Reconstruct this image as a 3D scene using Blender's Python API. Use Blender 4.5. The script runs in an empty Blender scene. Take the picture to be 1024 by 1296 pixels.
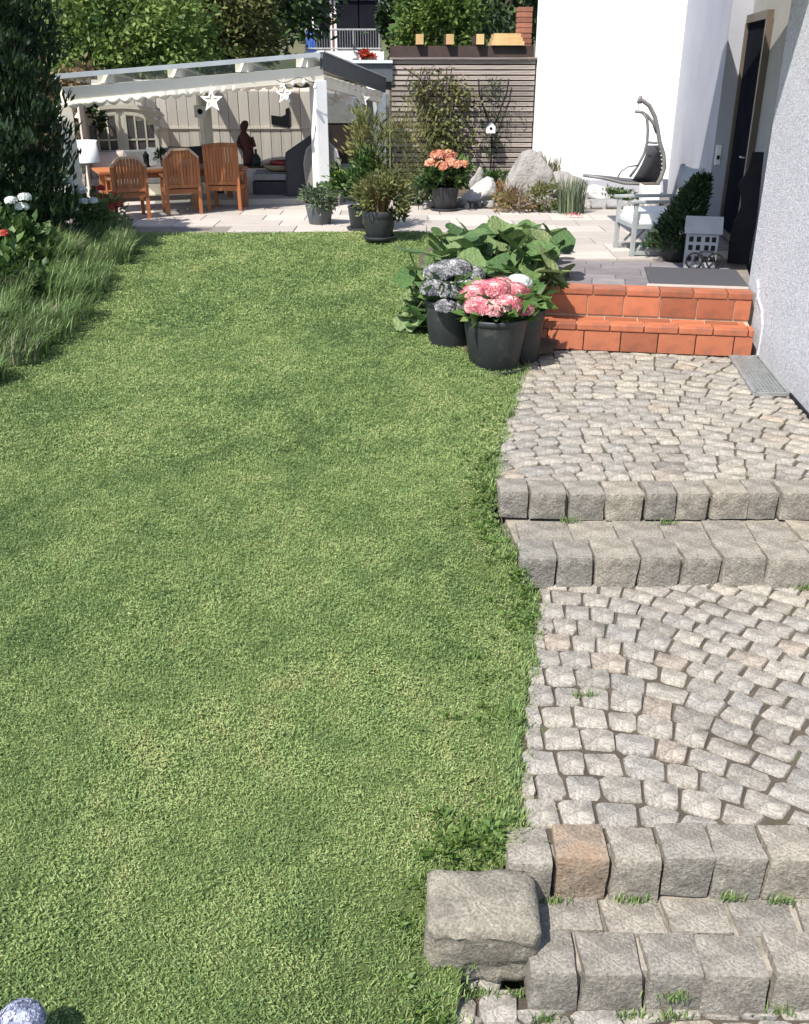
import bpy, bmesh, math, random
import numpy as np
from math import sin, cos, tan, atan, pi, radians, sqrt
from mathutils import Vector, Matrix, noise

rng = np.random.default_rng(7)
random.seed(7)
S = bpy.context.scene
COL = S.collection

# ------------------------------------------------------------------ camera, sky, sun, exposure
FPX = 1200.0                       # focal length in pixels of the 1024x1296 photograph
PITCH = atan(558 / FPX)
CAMZ = 2.0
cam_d = bpy.data.cameras.new('camera')
cam = bpy.data.objects.new('camera', cam_d); COL.objects.link(cam)
cam.location = (0, 0, CAMZ)
cam.rotation_euler = (pi / 2 - PITCH, 0, 0)
cam_d.sensor_fit = 'VERTICAL'; cam_d.sensor_height = 24; cam_d.sensor_width = 24
cam_d.lens = 24 * FPX / 1296
cam_d.clip_start = 0.05; cam_d.clip_end = 2000
S.camera = cam

SUN_AZ = math.atan2(0.60, 0.80)     # light travels toward +x, +y
SUN_EL = radians(54)
w = bpy.data.worlds.new('World'); S.world = w; w.use_nodes = True
nt = w.node_tree; bg = nt.nodes['Background']
sky = nt.nodes.new('ShaderNodeTexSky'); sky.sky_type = 'NISHITA'; sky.sun_disc = False
sky.sun_elevation = SUN_EL
sun_dir = Vector((-sin(SUN_AZ) * cos(SUN_EL), -cos(SUN_AZ) * cos(SUN_EL), sin(SUN_EL)))   # toward the sun
sky.sun_rotation = math.atan2(sun_dir.x, sun_dir.y)
sky.altitude = 400; sky.air_density = 1.0; sky.dust_density = 1.0
nt.links.new(sky.outputs[0], bg.inputs[0]); bg.inputs[1].default_value = 0.15
sd = bpy.data.lights.new('sun', 'SUN'); sd.energy = 4.6; sd.angle = radians(0.5); sd.color = (1.0, 0.965, 0.90)
sun = bpy.data.objects.new('sun', sd); COL.objects.link(sun)
sun.rotation_euler = sun_dir.to_track_quat('Z', 'Y').to_euler()
S.view_settings.view_transform = 'Standard'; S.view_settings.look = 'None'
S.view_settings.exposure = 0.96; S.view_settings.gamma = 1.0
S.view_settings.use_curve_mapping = False

# ------------------------------------------------------------------ pixel -> world
_c, _s = cos(PITCH), sin(PITCH)
def ray(px, py):
    dx = (px - 512) / FPX; dy = -(py - 648) / FPX
    return dx, _c + dy * _s, -_s + dy * _c
def G(px, py, z=0.0):
    r = ray(px, py); t = (z - CAMZ) / r[2]
    return Vector((r[0] * t, r[1] * t, z))
def D(px, py, Y):
    r = ray(px, py); t = Y / r[1]
    return Vector((r[0] * t, Y, CAMZ + r[2] * t))

# ------------------------------------------------------------------ object helpers
def tag(o, label=None, cat=None, group=None, kind=None):
    if label: o['label'] = label
    if cat: o['category'] = cat
    if group: o['group'] = group
    if kind: o['kind'] = kind
    return o
def thing(name, label, cat, loc=(0, 0, 0), rz=0.0, group=None):
    o = bpy.data.objects.new(name, None); COL.objects.link(o)
    o.empty_display_size = 0.1
    o.location = loc; o.rotation_euler = (0, 0, rz)
    return tag(o, label, cat, group)
def link(name, me, parent=None, loc=None, rot=None, scale=None):
    o = bpy.data.objects.new(name, me); COL.objects.link(o)
    if parent is not None: o.parent = parent
    if loc is not None: o.location = loc
    if rot is not None: o.rotation_euler = rot
    if scale is not None: o.scale = scale
    return o
def copy_tree(o, parent=None):
    c = o.copy(); COL.objects.link(c)
    if parent is not None: c.parent = parent
    for ch in o.children: copy_tree(ch, c)
    return c

class MB:
    def __init__(s): s.v = []; s.f = []
    def add(s, vs, fs):
        b = len(s.v); s.v.extend([tuple(v) for v in vs]); s.f.extend([tuple(b + i for i in f) for f in fs]); return s
    def box(s, c, size, rot=None, taper=1.0):
        x, y, z = size[0] / 2, size[1] / 2, size[2] / 2
        vs = [Vector(p) for p in ((-x, -y, -z), (x, -y, -z), (x, y, -z), (-x, y, -z),
              (-x * taper, -y * taper, z), (x * taper, -y * taper, z), (x * taper, y * taper, z), (-x * taper, y * taper, z))]
        if rot is not None:
            m = rot if isinstance(rot, Matrix) else Matrix.Rotation(rot, 3, 'Z')
            vs = [m @ v for v in vs]
        c = Vector(c)
        return s.add([v + c for v in vs], [(0, 3, 2, 1), (4, 5, 6, 7), (0, 1, 5, 4), (1, 2, 6, 5), (2, 3, 7, 6), (3, 0, 4, 7)])
    def beam(s, a, b, wd, ht, up=(0, 0, 1)):
        a, b = Vector(a), Vector(b); d = (b - a).normalized(); u = Vector(up)
        sd_ = d.cross(u).normalized(); u = sd_.cross(d).normalized()
        q = []
        for p in (a, b):
            for i, j in ((-1, -1), (1, -1), (1, 1), (-1, 1)): q.append(p + sd_ * (i * wd / 2) + u * (j * ht / 2))
        return s.add(q, [(3, 2, 1, 0), (4, 5, 6, 7), (0, 1, 5, 4), (1, 2, 6, 5), (2, 3, 7, 6), (3, 0, 4, 7)])
    def tube(s, pts, rad, n=8, cap=True):
        pts = [Vector(p) for p in pts]; m = len(pts)
        rad = [rad] * m if not hasattr(rad, '__len__') else rad
        vs = []; pu = None
        for i, p in enumerate(pts):
            d = (pts[min(i + 1, m - 1)] - pts[max(i - 1, 0)]).normalized()
            if pu is None: pu = d.orthogonal().normalized()
            u = (pu - d * pu.dot(d))
            u = u.normalized() if u.length > 1e-6 else d.orthogonal().normalized()
            pu = u; v = d.cross(u)
            for k in range(n):
                a = 2 * pi * k / n; vs.append(p + (u * cos(a) + v * sin(a)) * rad[i])
        fs = []
        for i in range(m - 1):
            for k in range(n):
                k2 = (k + 1) % n; fs.append((i * n + k, i * n + k2, (i + 1) * n + k2, (i + 1) * n + k))
        if cap: fs.append(tuple(range(n - 1, -1, -1))); fs.append(tuple((m - 1) * n + k for k in range(n)))
        return s.add(vs, fs)
    def lathe(s, prof, n=24, c=(0, 0, 0), close=True):
        vs = []
        for r, z in prof:
            for k in range(n):
                a = 2 * pi * k / n; vs.append((c[0] + r * cos(a), c[1] + r * sin(a), c[2] + z))
        fs = []
        for i in range(len(prof) - 1):
            for k in range(n):
                k2 = (k + 1) % n; fs.append((i * n + k, i * n + k2, (i + 1) * n + k2, (i + 1) * n + k))
        if close:
            fs.append(tuple(range(n - 1, -1, -1))); fs.append(tuple((len(prof) - 1) * n + k for k in range(n)))
        return s.add(vs, fs)
    def prism(s, outline, z0, z1, m=None):
        """outline in local xy extruded along z, then transformed by matrix m"""
        n = len(outline)
        vs = [Vector((x, y, z0)) for x, y in outline] + [Vector((x, y, z1)) for x, y in outline]
        if m is not None: vs = [m @ v for v in vs]
        fs = [tuple(range(n - 1, -1, -1)), tuple(range(n, 2 * n))] + [(i, (i + 1) % n, n + (i + 1) % n, n + i) for i in range(n)]
        return s.add(vs, fs)
    def mesh(s, name, mat, smooth=False, bevel=0.0):
        me = bpy.data.meshes.new(name); me.from_pydata(s.v, [], s.f)
        if bevel > 0:
            bm = bmesh.new(); bm.from_mesh(me)
            es = [e for e in bm.edges if len(e.link_faces) == 2 and e.calc_face_angle(0) > 0.6]
            bmesh.ops.bevel(bm, geom=es, offset=bevel, segments=2, affect='EDGES', profile=0.6)
            bm.to_mesh(me); bm.free()
        if mat: me.materials.append(mat)
        if smooth: me.polygons.foreach_set('use_smooth', [True] * len(me.polygons))
        me.update(); return me
    def build(s, name, mat, parent=None, smooth=False, bevel=0.0, loc=None):
        return link(name, s.mesh(name, mat, smooth, bevel), parent, loc)

XZ = Matrix(((1, 0, 0, 0), (0, 0, -1, 0), (0, 1, 0, 0), (0, 0, 0, 1)))      # outline (x,y)->(x,0,z), extruded along -y

# ------------------------------------------------------------------ materials
def nodes(name):
    m = bpy.data.materials.new(name); m.use_nodes = True
    return m, m.node_tree, m.node_tree.nodes['Principled BSDF']
def ramp(nt, fac, stops):
    r = nt.nodes.new('ShaderNodeValToRGB'); e = r.color_ramp.elements
    while len(e) < len(stops): e.new(0.5)
    for el, (p, c) in zip(e, stops): el.position = p; el.color = (*c, 1)
    nt.links.new(fac, r.inputs[0]); return r.outputs[0]
def noise_tex(nt, scale, detail=4, rough=0.55, coord='Object', stretch=None):
    tc = nt.nodes.new('ShaderNodeTexCoord'); src = tc.outputs[coord]
    if stretch:
        mp = nt.nodes.new('ShaderNodeMapping'); mp.inputs['Scale'].default_value = stretch
        nt.links.new(src, mp.inputs[0]); src = mp.outputs[0]
    n = nt.nodes.new('ShaderNodeTexNoise'); n.inputs['Scale'].default_value = scale
    n.inputs['Detail'].default_value = detail; n.inputs['Roughness'].default_value = rough
    nt.links.new(src, n.inputs[0]); return n.outputs[0]
def mixc(nt, a, b, fac, mode='MIX'):
    x = nt.nodes.new('ShaderNodeMix'); x.data_type = 'RGBA'; x.blend_type = mode
    for sock, val in ((x.inputs[0], fac), (x.inputs[6], a), (x.inputs[7], b)):
        if isinstance(val, (int, float)): sock.default_value = val
        elif isinstance(val, tuple): sock.default_value = (*val, 1)
        else: nt.links.new(val, sock)
    return x.outputs[2]
def bump(nt, p, h, strength, dist=0.01):
    b = nt.nodes.new('ShaderNodeBump'); b.inputs['Strength'].default_value = strength; b.inputs['Distance'].default_value = dist
    nt.links.new(h, b.inputs['Height']); nt.links.new(b.outputs[0], p.inputs['Normal'])
def pm(name, c1, c2=None, scale=8, rough=0.7, bs=0.0, bscale=40, bdist=0.01, metal=0.0, stretch=None, rnd=0.0, spec=0.4, dirt=None):
    m, nt, p = nodes(name)
    p.inputs['Roughness'].default_value = rough; p.inputs['Metallic'].default_value = metal
    p.inputs['Specular IOR Level'].default_value = spec
    if c2 is None: c2 = tuple(x * 0.8 for x in c1)
    f = noise_tex(nt, scale, stretch=stretch)
    c = ramp(nt, f, [(0.32, c1), (0.68, c2)])
    if dirt:
        f2 = noise_tex(nt, dirt[1], 5, 0.65)
        c = mixc(nt, c, dirt[0], ramp(nt, f2, [(dirt[2], (0, 0, 0)), (min(dirt[2] + .18, 1), (1, 1, 1))]))
    if rnd:
        oi = nt.nodes.new('ShaderNodeObjectInfo')
        c = mixc(nt, c, ramp(nt, oi.outputs['Random'], [(0, (1 - rnd,) * 3), (1, (1 + rnd * .5,) * 3)]), 1.0, 'MULTIPLY')
    nt.links.new(c, p.inputs['Base Color'])
    if bs:
        bump(nt, p, noise_tex(nt, bscale, 6, 0.65, stretch=stretch), bs, bdist)
    return m
def granite(name, stops, scale=9, bs=0.6, rust=0.0):
    """stone with speckle, per-stone colour and fine relief"""
    m, nt, p = nodes(name); p.inputs['Roughness'].default_value = 0.85; p.inputs['Specular IOR Level'].default_value = 0.25
    oi = nt.nodes.new('ShaderNodeObjectInfo')
    base = ramp(nt, oi.outputs['Random'], stops)
    n1 = noise_tex(nt, scale, 6, 0.68)
    c = mixc(nt, base, ramp(nt, n1, [(0.34, (0.58, 0.565, 0.545)), (0.64, (1.22, 1.20, 1.16))]), 1.0, 'MULTIPLY')
    n2 = noise_tex(nt, 85, 3, 0.75)
    c = mixc(nt, c, ramp(nt, n2, [(0.38, (0.58, 0.58, 0.58)), (0.60, (1.20, 1.20, 1.19))]), 0.85, 'MULTIPLY')
    n4 = noise_tex(nt, 3.1, 4, 0.7)
    c = mixc(nt, c, (0.15, 0.135, 0.10), ramp(nt, n4, [(0.58, (0, 0, 0)), (0.78, (0.55, 0.55, 0.55))]))
    if rust:
        n3 = noise_tex(nt, 5, 4, 0.6)
        c = mixc(nt, c, (0.235, 0.15, 0.09), ramp(nt, n3, [(1 - rust, (0, 0, 0)), (1 - rust + .2, (1, 1, 1))]))
    nt.links.new(c, p.inputs['Base Color'])
    bump(nt, p, noise_tex(nt, 48, 5, 0.65), bs, 0.016)
    return m
def leafmat(name, stops, rough=0.5, trans=0.35, spec=0.3, patch=None):
    """foliage: colour from the per-leaf attribute tint; part of the light passes through"""
    m, nt, p = nodes(name); p.inputs['Roughness'].default_value = rough; p.inputs['Specular IOR Level'].default_value = spec
    a = nt.nodes.new('ShaderNodeAttribute'); a.attribute_name = 'tint'
    c = ramp(nt, a.outputs['Fac'], stops)
    if patch:
        c = mixc(nt, c, patch[0], ramp(nt, noise_tex(nt, patch[1], 3, .6), [(patch[2], (0, 0, 0)), (patch[2] + .15, (1, 1, 1))]))
    nt.links.new(c, p.inputs['Base Color'])
    t = nt.nodes.new('ShaderNodeBsdfTranslucent'); nt.links.new(c, t.inputs[0])
    mx = nt.nodes.new('ShaderNodeMixShader'); mx.inputs[0].default_value = trans
    nt.links.new(p.outputs[0], mx.inputs[1]); nt.links.new(t.outputs[0], mx.inputs[2])
    nt.links.new(mx.outputs[0], nt.nodes['Material Output'].inputs[0])
    return m

M = {}
M['soil'] = pm('soil', (0.10, 0.075, 0.05), (0.055, 0.04, 0.028), 6, 0.95, 0.8, 30, 0.03)
M['ground'] = pm('ground', (0.06, 0.085, 0.03), (0.10, 0.085, 0.05), 0.5, 0.95)
M['sand'] = pm('joint_sand', (0.085, 0.066, 0.046), (0.045, 0.036, 0.026), 5, 0.95, 0.8, 60, 0.01, dirt=((0.07, 0.09, 0.03), 3.0, 0.58))
cob = [(0.0, (0.205, 0.188, 0.165)), (0.2, (0.29, 0.264, 0.227)), (0.45, (0.245, 0.230, 0.212)), (0.7, (0.31, 0.280, 0.236)), (0.9, (0.225, 0.210, 0.190)), (1.0, (0.29, 0.245, 0.20))]
M['cobble'] = granite('cobble_granite', cob, 8, 0.55)
M['block'] = granite('step_granite', [(0.0, (0.215, 0.197, 0.17)), (0.4, (0.26, 0.234, 0.197)), (0.7, (0.205, 0.191, 0.17)), (1.0, (0.275, 0.244, 0.20))], 7, 0.8)
M['block_rust'] = granite('rusty_granite', [(0.0, (0.26, 0.205, 0.155)), (1.0, (0.26, 0.205, 0.155))], 7, 0.9, rust=0.50)
M['oldblock'] = granite('weathered_granite', [(0.0, (0.215, 0.195, 0.158)), (1.0, (0.215, 0.195, 0.158))], 5, 0.8)
M['boulder'] = pm('boulder_stone', (0.31, 0.285, 0.265), (0.20, 0.185, 0.17), 3, 0.9, 0.9, 12, 0.05, dirt=((0.13, 0.12, 0.11), 2.5, 0.56))
M['boulder_pale'] = pm('pale_boulder_stone', (0.48, 0.46, 0.44), (0.28, 0.27, 0.26), 4, 0.85, 0.9, 10, 0.05, dirt=((0.2, 0.19, 0.18), 4, 0.6))
M['slate'] = pm('slate_stone', (0.17, 0.165, 0.16), (0.26, 0.25, 0.24), 5, 0.85, 0.8, 14, 0.03)
M['paver'] = pm('beige_paver', (0.41, 0.365, 0.325), (0.33, 0.29, 0.258), 2.2, 0.8, 0.25, 50, 0.006, stretch=(0.6, 4, 1), rnd=0.22, dirt=((0.17, 0.15, 0.13), 3, 0.62))
M['mortar'] = pm('pale_mortar', (0.30, 0.265, 0.215), (0.15, 0.13, 0.10), 9, 0.95, 0.8, 50, 0.01, dirt=((0.09, 0.10, 0.045), 4.0, 0.6))
M['paver_base'] = pm('terrace_bed', (0.2, 0.175, 0.15), (0.14, 0.12, 0.105), 8, 0.95)
M['paver_dark'] = pm('grey_paver', (0.19, 0.17, 0.175), (0.14, 0.125, 0.13), 4, 0.75, 0.25, 60, 0.006, rnd=0.25)
M['terra'] = pm('terracotta_tile', (0.36, 0.118, 0.056), (0.285, 0.085, 0.042), 5, 0.55, 0.2, 40, 0.006, rnd=0.38, dirt=((0.21, 0.085, 0.05), 6, 0.52))
M['grout'] = pm('tile_grout', (0.50, 0.33, 0.23), (0.40, 0.25, 0.165), 10, 0.9)
M['white_wall'] = pm('white_render', (0.86, 0.86, 0.85), (0.82, 0.82, 0.81), 2, 0.9, 0.15, 150, 0.004)
def stucco():
    m, nt, p = nodes('grey_stucco'); p.inputs['Roughness'].default_value = 0.92; p.inputs['Specular IOR Level'].default_value = 0.2
    c = ramp(nt, noise_tex(nt, 0.9, 5, 0.6), [(0.3, (0.53, 0.525, 0.54)), (0.7, (0.60, 0.595, 0.605))])
    c = mixc(nt, c, ramp(nt, noise_tex(nt, 30, 5, 0.75), [(0.38, (0.72, 0.72, 0.74)), (0.60, (1.12, 1.12, 1.12))]), 1.0, 'MULTIPLY')
    c = mixc(nt, c, (0.30, 0.29, 0.28), ramp(nt, noise_tex(nt, 1.3, 6, 0.7, stretch=(1, 1, 0.25)), [(0.66, (0, 0, 0)), (0.95, (0.6, 0.6, 0.6))]))
    tc = nt.nodes.new('ShaderNodeTexCoord'); sx = nt.nodes.new('ShaderNodeSeparateXYZ'); nt.links.new(tc.outputs['Object'], sx.inputs[0])
    mr = nt.nodes.new('ShaderNodeMapRange'); mr.inputs[1].default_value = -.58; mr.inputs[2].default_value = -.22; mr.inputs[3].default_value = .75; mr.inputs[4].default_value = 0.0
    nt.links.new(sx.outputs[2], mr.inputs[0])
    mm = nt.nodes.new('ShaderNodeMath'); mm.operation = 'MULTIPLY'; nt.links.new(mr.outputs[0], mm.inputs[0]); nt.links.new(noise_tex(nt, 4.5, 6, .7), mm.inputs[1])
    c = mixc(nt, c, (0.27, 0.25, 0.215), mm.outputs[0])
    nt.links.new(c, p.inputs['Base Color'])
    n = noise_tex(nt, 30, 6, 0.75, stretch=(1, 1, 1.5)); bump(nt, p, n, 0.9, 0.03)
    return m
M['stucco'] = stucco()
M['stucco_smooth'] = pm('smooth_grey_render', (0.32, 0.32, 0.35), (0.275, 0.275, 0.305), 1.5, 0.9, 0.4, 60, 0.01, dirt=((0.36, 0.36, 0.39), 2.0, 0.62))
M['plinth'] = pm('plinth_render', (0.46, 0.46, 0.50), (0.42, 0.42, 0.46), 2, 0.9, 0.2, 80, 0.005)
M['recess'] = pm('recess_render', (0.30, 0.29, 0.27), (0.26, 0.25, 0.235), 3, 0.9, 0.2, 80, 0.005)
M['brown_frame'] = pm('brown_frame', (0.10, 0.075, 0.055), None, 4, 0.5)
M['dark_glass'] = pm('dark_glass', (0.010, 0.010, 0.014), (0.014, 0.014, 0.019), 2, 0.7, spec=0.0)
M['black_metal'] = pm('black_metal', (0.014, 0.014, 0.017), (0.02, 0.019, 0.02), 12, 0.75, 0.1, 60, spec=0.08)
M['grey_metal'] = pm('grey_metal', (0.30, 0.30, 0.31), (0.24, 0.24, 0.25), 12, 0.45, metal=0.6)
M['taupe_metal'] = pm('taupe_metal', (0.165, 0.155, 0.145), (0.13, 0.12, 0.115), 10, 0.5)
M['galv'] = pm('galvanised_steel', (0.42, 0.43, 0.42), (0.30, 0.31, 0.30), 14, 0.5, metal=0.7)
M['roof_edge'] = pm('roof_edge_metal', (0.56, 0.58, 0.58), (0.48, 0.50, 0.50), 6, 0.5, metal=0.1)
M['roof_dark'] = pm('dark_fascia', (0.075, 0.08, 0.085), (0.055, 0.06, 0.065), 6, 0.55)
def roof_glass():
    m, nt, p = nodes('roof_glass'); p.inputs['Base Color'].default_value = (0.30, 0.32, 0.32, 1); p.inputs['Roughness'].default_value = .25
    t = nt.nodes.new('ShaderNodeBsdfTransparent'); t.inputs[0].default_value = (.86, .9, .89, 1)
    mx = nt.nodes.new('ShaderNodeMixShader'); mx.inputs[0].default_value = .72
    nt.links.new(p.outputs[0], mx.inputs[1]); nt.links.new(t.outputs[0], mx.inputs[2]); nt.links.new(mx.outputs[0], nt.nodes['Material Output'].inputs[0]); return m
M['roof_sheet'] = roof_glass()
M['cream'] = pm('cream_paint', (0.83, 0.75, 0.62), (0.76, 0.68, 0.55), 3, 0.6, 0.15, 30, 0.004, stretch=(1, 1, 0.3), rnd=0.08)
M['white_paint'] = pm('white_paint', (0.78, 0.77, 0.75), (0.70, 0.69, 0.67), 4, 0.55, 0.1, 30, 0.004)
M['board'] = pm('whitewashed_board', (0.76, 0.65, 0.57), (0.66, 0.56, 0.49), 3, 0.75, 0.3, 12, 0.006, stretch=(6, 6, 0.5), rnd=0.15)
M['teak'] = pm('teak_wood', (0.40, 0.145, 0.05), (0.28, 0.092, 0.032), 6, 0.55, 0.2, 20, 0.004, stretch=(5, 5, 0.5), rnd=0.25)
M['teak_edge'] = pm('pale_teak', (0.52, 0.36, 0.24), (0.42, 0.27, 0.17), 6, 0.6)
M['old_wood'] = pm('grey_wood', (0.34, 0.285, 0.245), (0.18, 0.148, 0.128), 4, 0.85, 0.6, 18, 0.01, stretch=(0.35, 4, 9), rnd=0.45)
M['dark_wood'] = pm('dark_wood', (0.055, 0.032, 0.024), (0.035, 0.021, 0.017), 5, 0.7, 0.2, 20)
M['lit_wood'] = pm('sunlit_wood', (0.55, 0.36, 0.17), (0.45, 0.28, 0.12), 6, 0.7, rnd=0.2)  # pale wood with its sunlit brightness put into the colour
M['brick'] = pm('orange_brick', (0.30, 0.12, 0.075), (0.22, 0.085, 0.055), 8, 0.85, 0.4, 40, rnd=0.25)
M['pot'] = pm('black_plastic', (0.022, 0.024, 0.026), (0.033, 0.035, 0.037), 6, 0.5, 0.15, 80, 0.003, dirt=((0.085, 0.078, 0.065), 5, 0.58))
M['pot_grey'] = pm('grey_pot', (0.10, 0.105, 0.11), (0.075, 0.08, 0.083), 8, 0.6, 0.2, 60, 0.004)
M['pot_clay'] = pm('clay_pot', (0.42, 0.12, 0.06), (0.33, 0.09, 0.045), 8, 0.7)
def canvas():
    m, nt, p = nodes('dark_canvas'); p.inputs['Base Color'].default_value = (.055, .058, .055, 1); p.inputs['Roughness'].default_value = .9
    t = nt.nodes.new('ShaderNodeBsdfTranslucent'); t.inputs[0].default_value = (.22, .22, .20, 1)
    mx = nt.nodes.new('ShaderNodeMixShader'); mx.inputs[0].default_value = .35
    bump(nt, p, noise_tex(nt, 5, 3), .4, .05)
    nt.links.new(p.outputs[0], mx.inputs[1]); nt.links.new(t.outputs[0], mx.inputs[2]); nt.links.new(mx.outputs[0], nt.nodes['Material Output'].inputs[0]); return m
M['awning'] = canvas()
M['fabric_white'] = pm('white_fabric', (0.80, 0.80, 0.80), (0.74, 0.74, 0.74), 12, 0.9, 0.2, 150, 0.003)
M['fabric_grey'] = pm('grey_fabric', (0.30, 0.29, 0.285), (0.23, 0.22, 0.215), 12, 0.9, 0.3, 60, 0.006)
M['fabric_pink'] = pm('rose_fabric', (0.56, 0.44, 0.40), (0.47, 0.36, 0.33), 9, 0.9, 0.3, 60, 0.006)
M['sling'] = pm('charcoal_sling', (0.058, 0.058, 0.066), (0.045, 0.045, 0.053), 30, 0.8, 0.2, 200, 0.002)
M['mat'] = pm('door_mat', (0.062, 0.060, 0.066), (0.045, 0.044, 0.05), 60, 0.95, 0.6, 200, 0.008)
M['yellow'] = pm('lime_fabric', (0.60, 0.62, 0.02), (0.52, 0.54, 0.02), 12, 0.85)
M['red'] = pm('red_glaze', (0.25, 0.02, 0.018), (0.18, 0.015, 0.014), 8, 0.4)
M['rust'] = pm('rusty_figure', (0.125, 0.035, 0.026), (0.05, 0.022, 0.018), 9, 0.7, 0.5, 20, 0.01)
M['wicker'] = pm('grey_wicker', (0.19, 0.175, 0.16), (0.125, 0.115, 0.105), 25, 0.8, 0.6, 60, 0.01)
M['cover'] = pm('dark_cover', (0.026, 0.024, 0.028), (0.036, 0.034, 0.038), 6, 0.6, 0.3, 8, 0.02)
M['stone_lamp'] = pm('lantern_grey', (0.33, 0.33, 0.345), (0.27, 0.27, 0.285), 6, 0.8, 0.2, 60, 0.004)
M['bark'] = pm('bark', (0.085, 0.065, 0.048), (0.05, 0.038, 0.028), 12, 0.95, 0.8, 20, 0.03, stretch=(3, 3, 0.6))
M['blue'] = pm('blue_plastic', (0.03, 0.10, 0.42), None, 6, 0.4)
M['house_red'] = pm('red_facade', (0.20, 0.075, 0.055), (0.16, 0.06, 0.045), 2, 0.8)
M['straw'] = pm('straw_weave', (0.33, 0.25, 0.15), (0.22, 0.165, 0.10), 20, 0.85, 0.4, 40)
def glass_pane():
    m, nt, p = nodes('cabinet_glass'); p.inputs['Base Color'].default_value = (0.10, 0.085, 0.085, 1)
    p.inputs['Roughness'].default_value = 0.12; return m
M['pane'] = glass_pane()

LAWN = [(0.0, (0.060, 0.110, 0.038)), (0.28, (0.135, 0.205, 0.068)), (0.55, (0.225, 0.305, 0.103)), (0.82, (0.32, 0.385, 0.148)), (1.0, (0.38, 0.37, 0.16))]
M['lawn_blade'] = leafmat('lawn_blade', LAWN, 0.55, 0.34, 0.25)
def lawn_soil():
    m, nt, p = nodes('lawn_turf'); p.inputs['Roughness'].default_value = 1.0; p.inputs['Specular IOR Level'].default_value = 0.1
    c = ramp(nt, noise_tex(nt, 1.2, 6, 0.65), [(0.3, (0.065, 0.098, 0.030)), (0.7, (0.095, 0.118, 0.042))])
    nt.links.new(c, p.inputs['Base Color']); bump(nt, p, noise_tex(nt, 40, 6, .7), 0.8, 0.03); return m
M['turf'] = lawn_soil()
GREEN = [(0.0, (0.022, 0.048, 0.013)), (0.5, (0.055, 0.105, 0.026)), (1.0, (0.12, 0.18, 0.05))]
M['leaf_dark'] = leafmat('dark_foliage', [(0, (0.012, 0.027, 0.011)), (0.6, (0.034, 0.060, 0.022)), (1, (0.075, 0.11, 0.038))], 0.55, 0.15)
M['leaf_mid'] = leafmat('mid_foliage', GREEN, 0.5, 0.3)
M['leaf_bright'] = leafmat('bright_foliage', [(0, (0.04, 0.085, 0.02)), (0.5, (0.115, 0.175, 0.038)), (1, (0.22, 0.275, 0.075))], 0.5, 0.4)
M['leaf_olive'] = leafmat('olive_foliage', [(0, (0.06, 0.075, 0.025)), (0.5, (0.135, 0.145, 0.045)), (1, (0.25, 0.23, 0.085))], 0.6, 0.35)
M['leaf_grey'] = leafmat('grey_green_foliage', [(0, (0.055, 0.085, 0.05)), (0.5, (0.12, 0.16, 0.085)), (1, (0.22, 0.25, 0.15))], 0.6, 0.3)
M['leaf_brown'] = leafmat('brown_foliage', [(0, (0.07, 0.05, 0.028)), (0.5, (0.17, 0.115, 0.055)), (1, (0.30, 0.20, 0.10))], 0.65, 0.3)
M['leaf_big'] = leafmat('broad_leaf', [(0, (0.035, 0.085, 0.018)), (0.5, (0.075, 0.145, 0.034)), (1, (0.16, 0.22, 0.07))], 0.42, 0.28, 0.35, patch=((0.15, 0.20, 0.075), 6, 0.55))
M['fl_pink'] = leafmat('pink_petal', [(0, (0.38, 0.06, 0.10)), (0.4, (0.56, 0.17, 0.20)), (0.7, (0.66, 0.38, 0.36)), (1, (0.72, 0.60, 0.50))], 0.6, 0.3)
M['fl_grey'] = leafmat('grey_blue_petal', [(0, (0.055, 0.055, 0.06)), (0.4, (0.18, 0.175, 0.185)), (0.75, (0.38, 0.37, 0.37)), (1, (0.60, 0.57, 0.53))], 0.6, 0.3)
M['fl_white'] = leafmat('white_petal', [(0, (0.45, 0.47, 0.45)), (0.6, (0.66, 0.68, 0.64)), (1, (0.78, 0.78, 0.74))], 0.6, 0.3)
M['fl_blue'] = leafmat('pale_blue_petal', [(0, (0.13, 0.15, 0.22)), (0.5, (0.34, 0.36, 0.46)), (1, (0.60, 0.61, 0.68))], 0.6, 0.3)
M['fl_orange'] = leafmat('salmon_petal', [(0, (0.50, 0.16, 0.10)), (0.6, (0.66, 0.32, 0.20)), (1, (0.72, 0.48, 0.34))], 0.6, 0.3)
M['fl_red'] = leafmat('red_petal', [(0, (0.35, 0.03, 0.02)), (0.6, (0.55, 0.07, 0.04)), (1, (0.60, 0.22, 0.16))], 0.6, 0.3)
M['lavender'] = leafmat('lavender_grass', [(0, (0.085, 0.15, 0.045)), (0.45, (0.185, 0.28, 0.095)), (0.75, (0.22, 0.235, 0.14)), (0.9, (0.20, 0.14, 0.15)), (1.0, (0.28, 0.20, 0.19))], 0.6, 0.3)

# ------------------------------------------------------------------ foliage builders (numpy)
def nrm(a): return a / np.maximum(np.linalg.norm(a, axis=1, keepdims=True), 1e-9)
def tint_mesh(name, V, F, T, mat, nv):
    """V (N*nv,3), F (M,k) faces, T (N,) tint per leaf"""
    me = bpy.data.meshes.new(name)
    me.vertices.add(len(V)); me.vertices.foreach_set('co', np.asarray(V, np.float32).ravel())
    k = F.shape[1]; m = len(F)
    me.loops.add(m * k); me.loops.foreach_set('vertex_index', F.astype(np.int32).ravel())
    me.polygons.add(m); me.polygons.foreach_set('loop_start', (np.arange(m) * k).astype(np.int32))
    try: me.polygons.foreach_set('loop_total', np.full(m, k, np.int32))
    except Exception: pass
    me.update(calc_edges=True)
    a = me.attributes.new('tint', 'FLOAT', 'POINT'); a.data.foreach_set('value', np.repeat(np.clip(T, 0, 1), nv).astype(np.float32))
    me.materials.append(mat); return me
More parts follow.
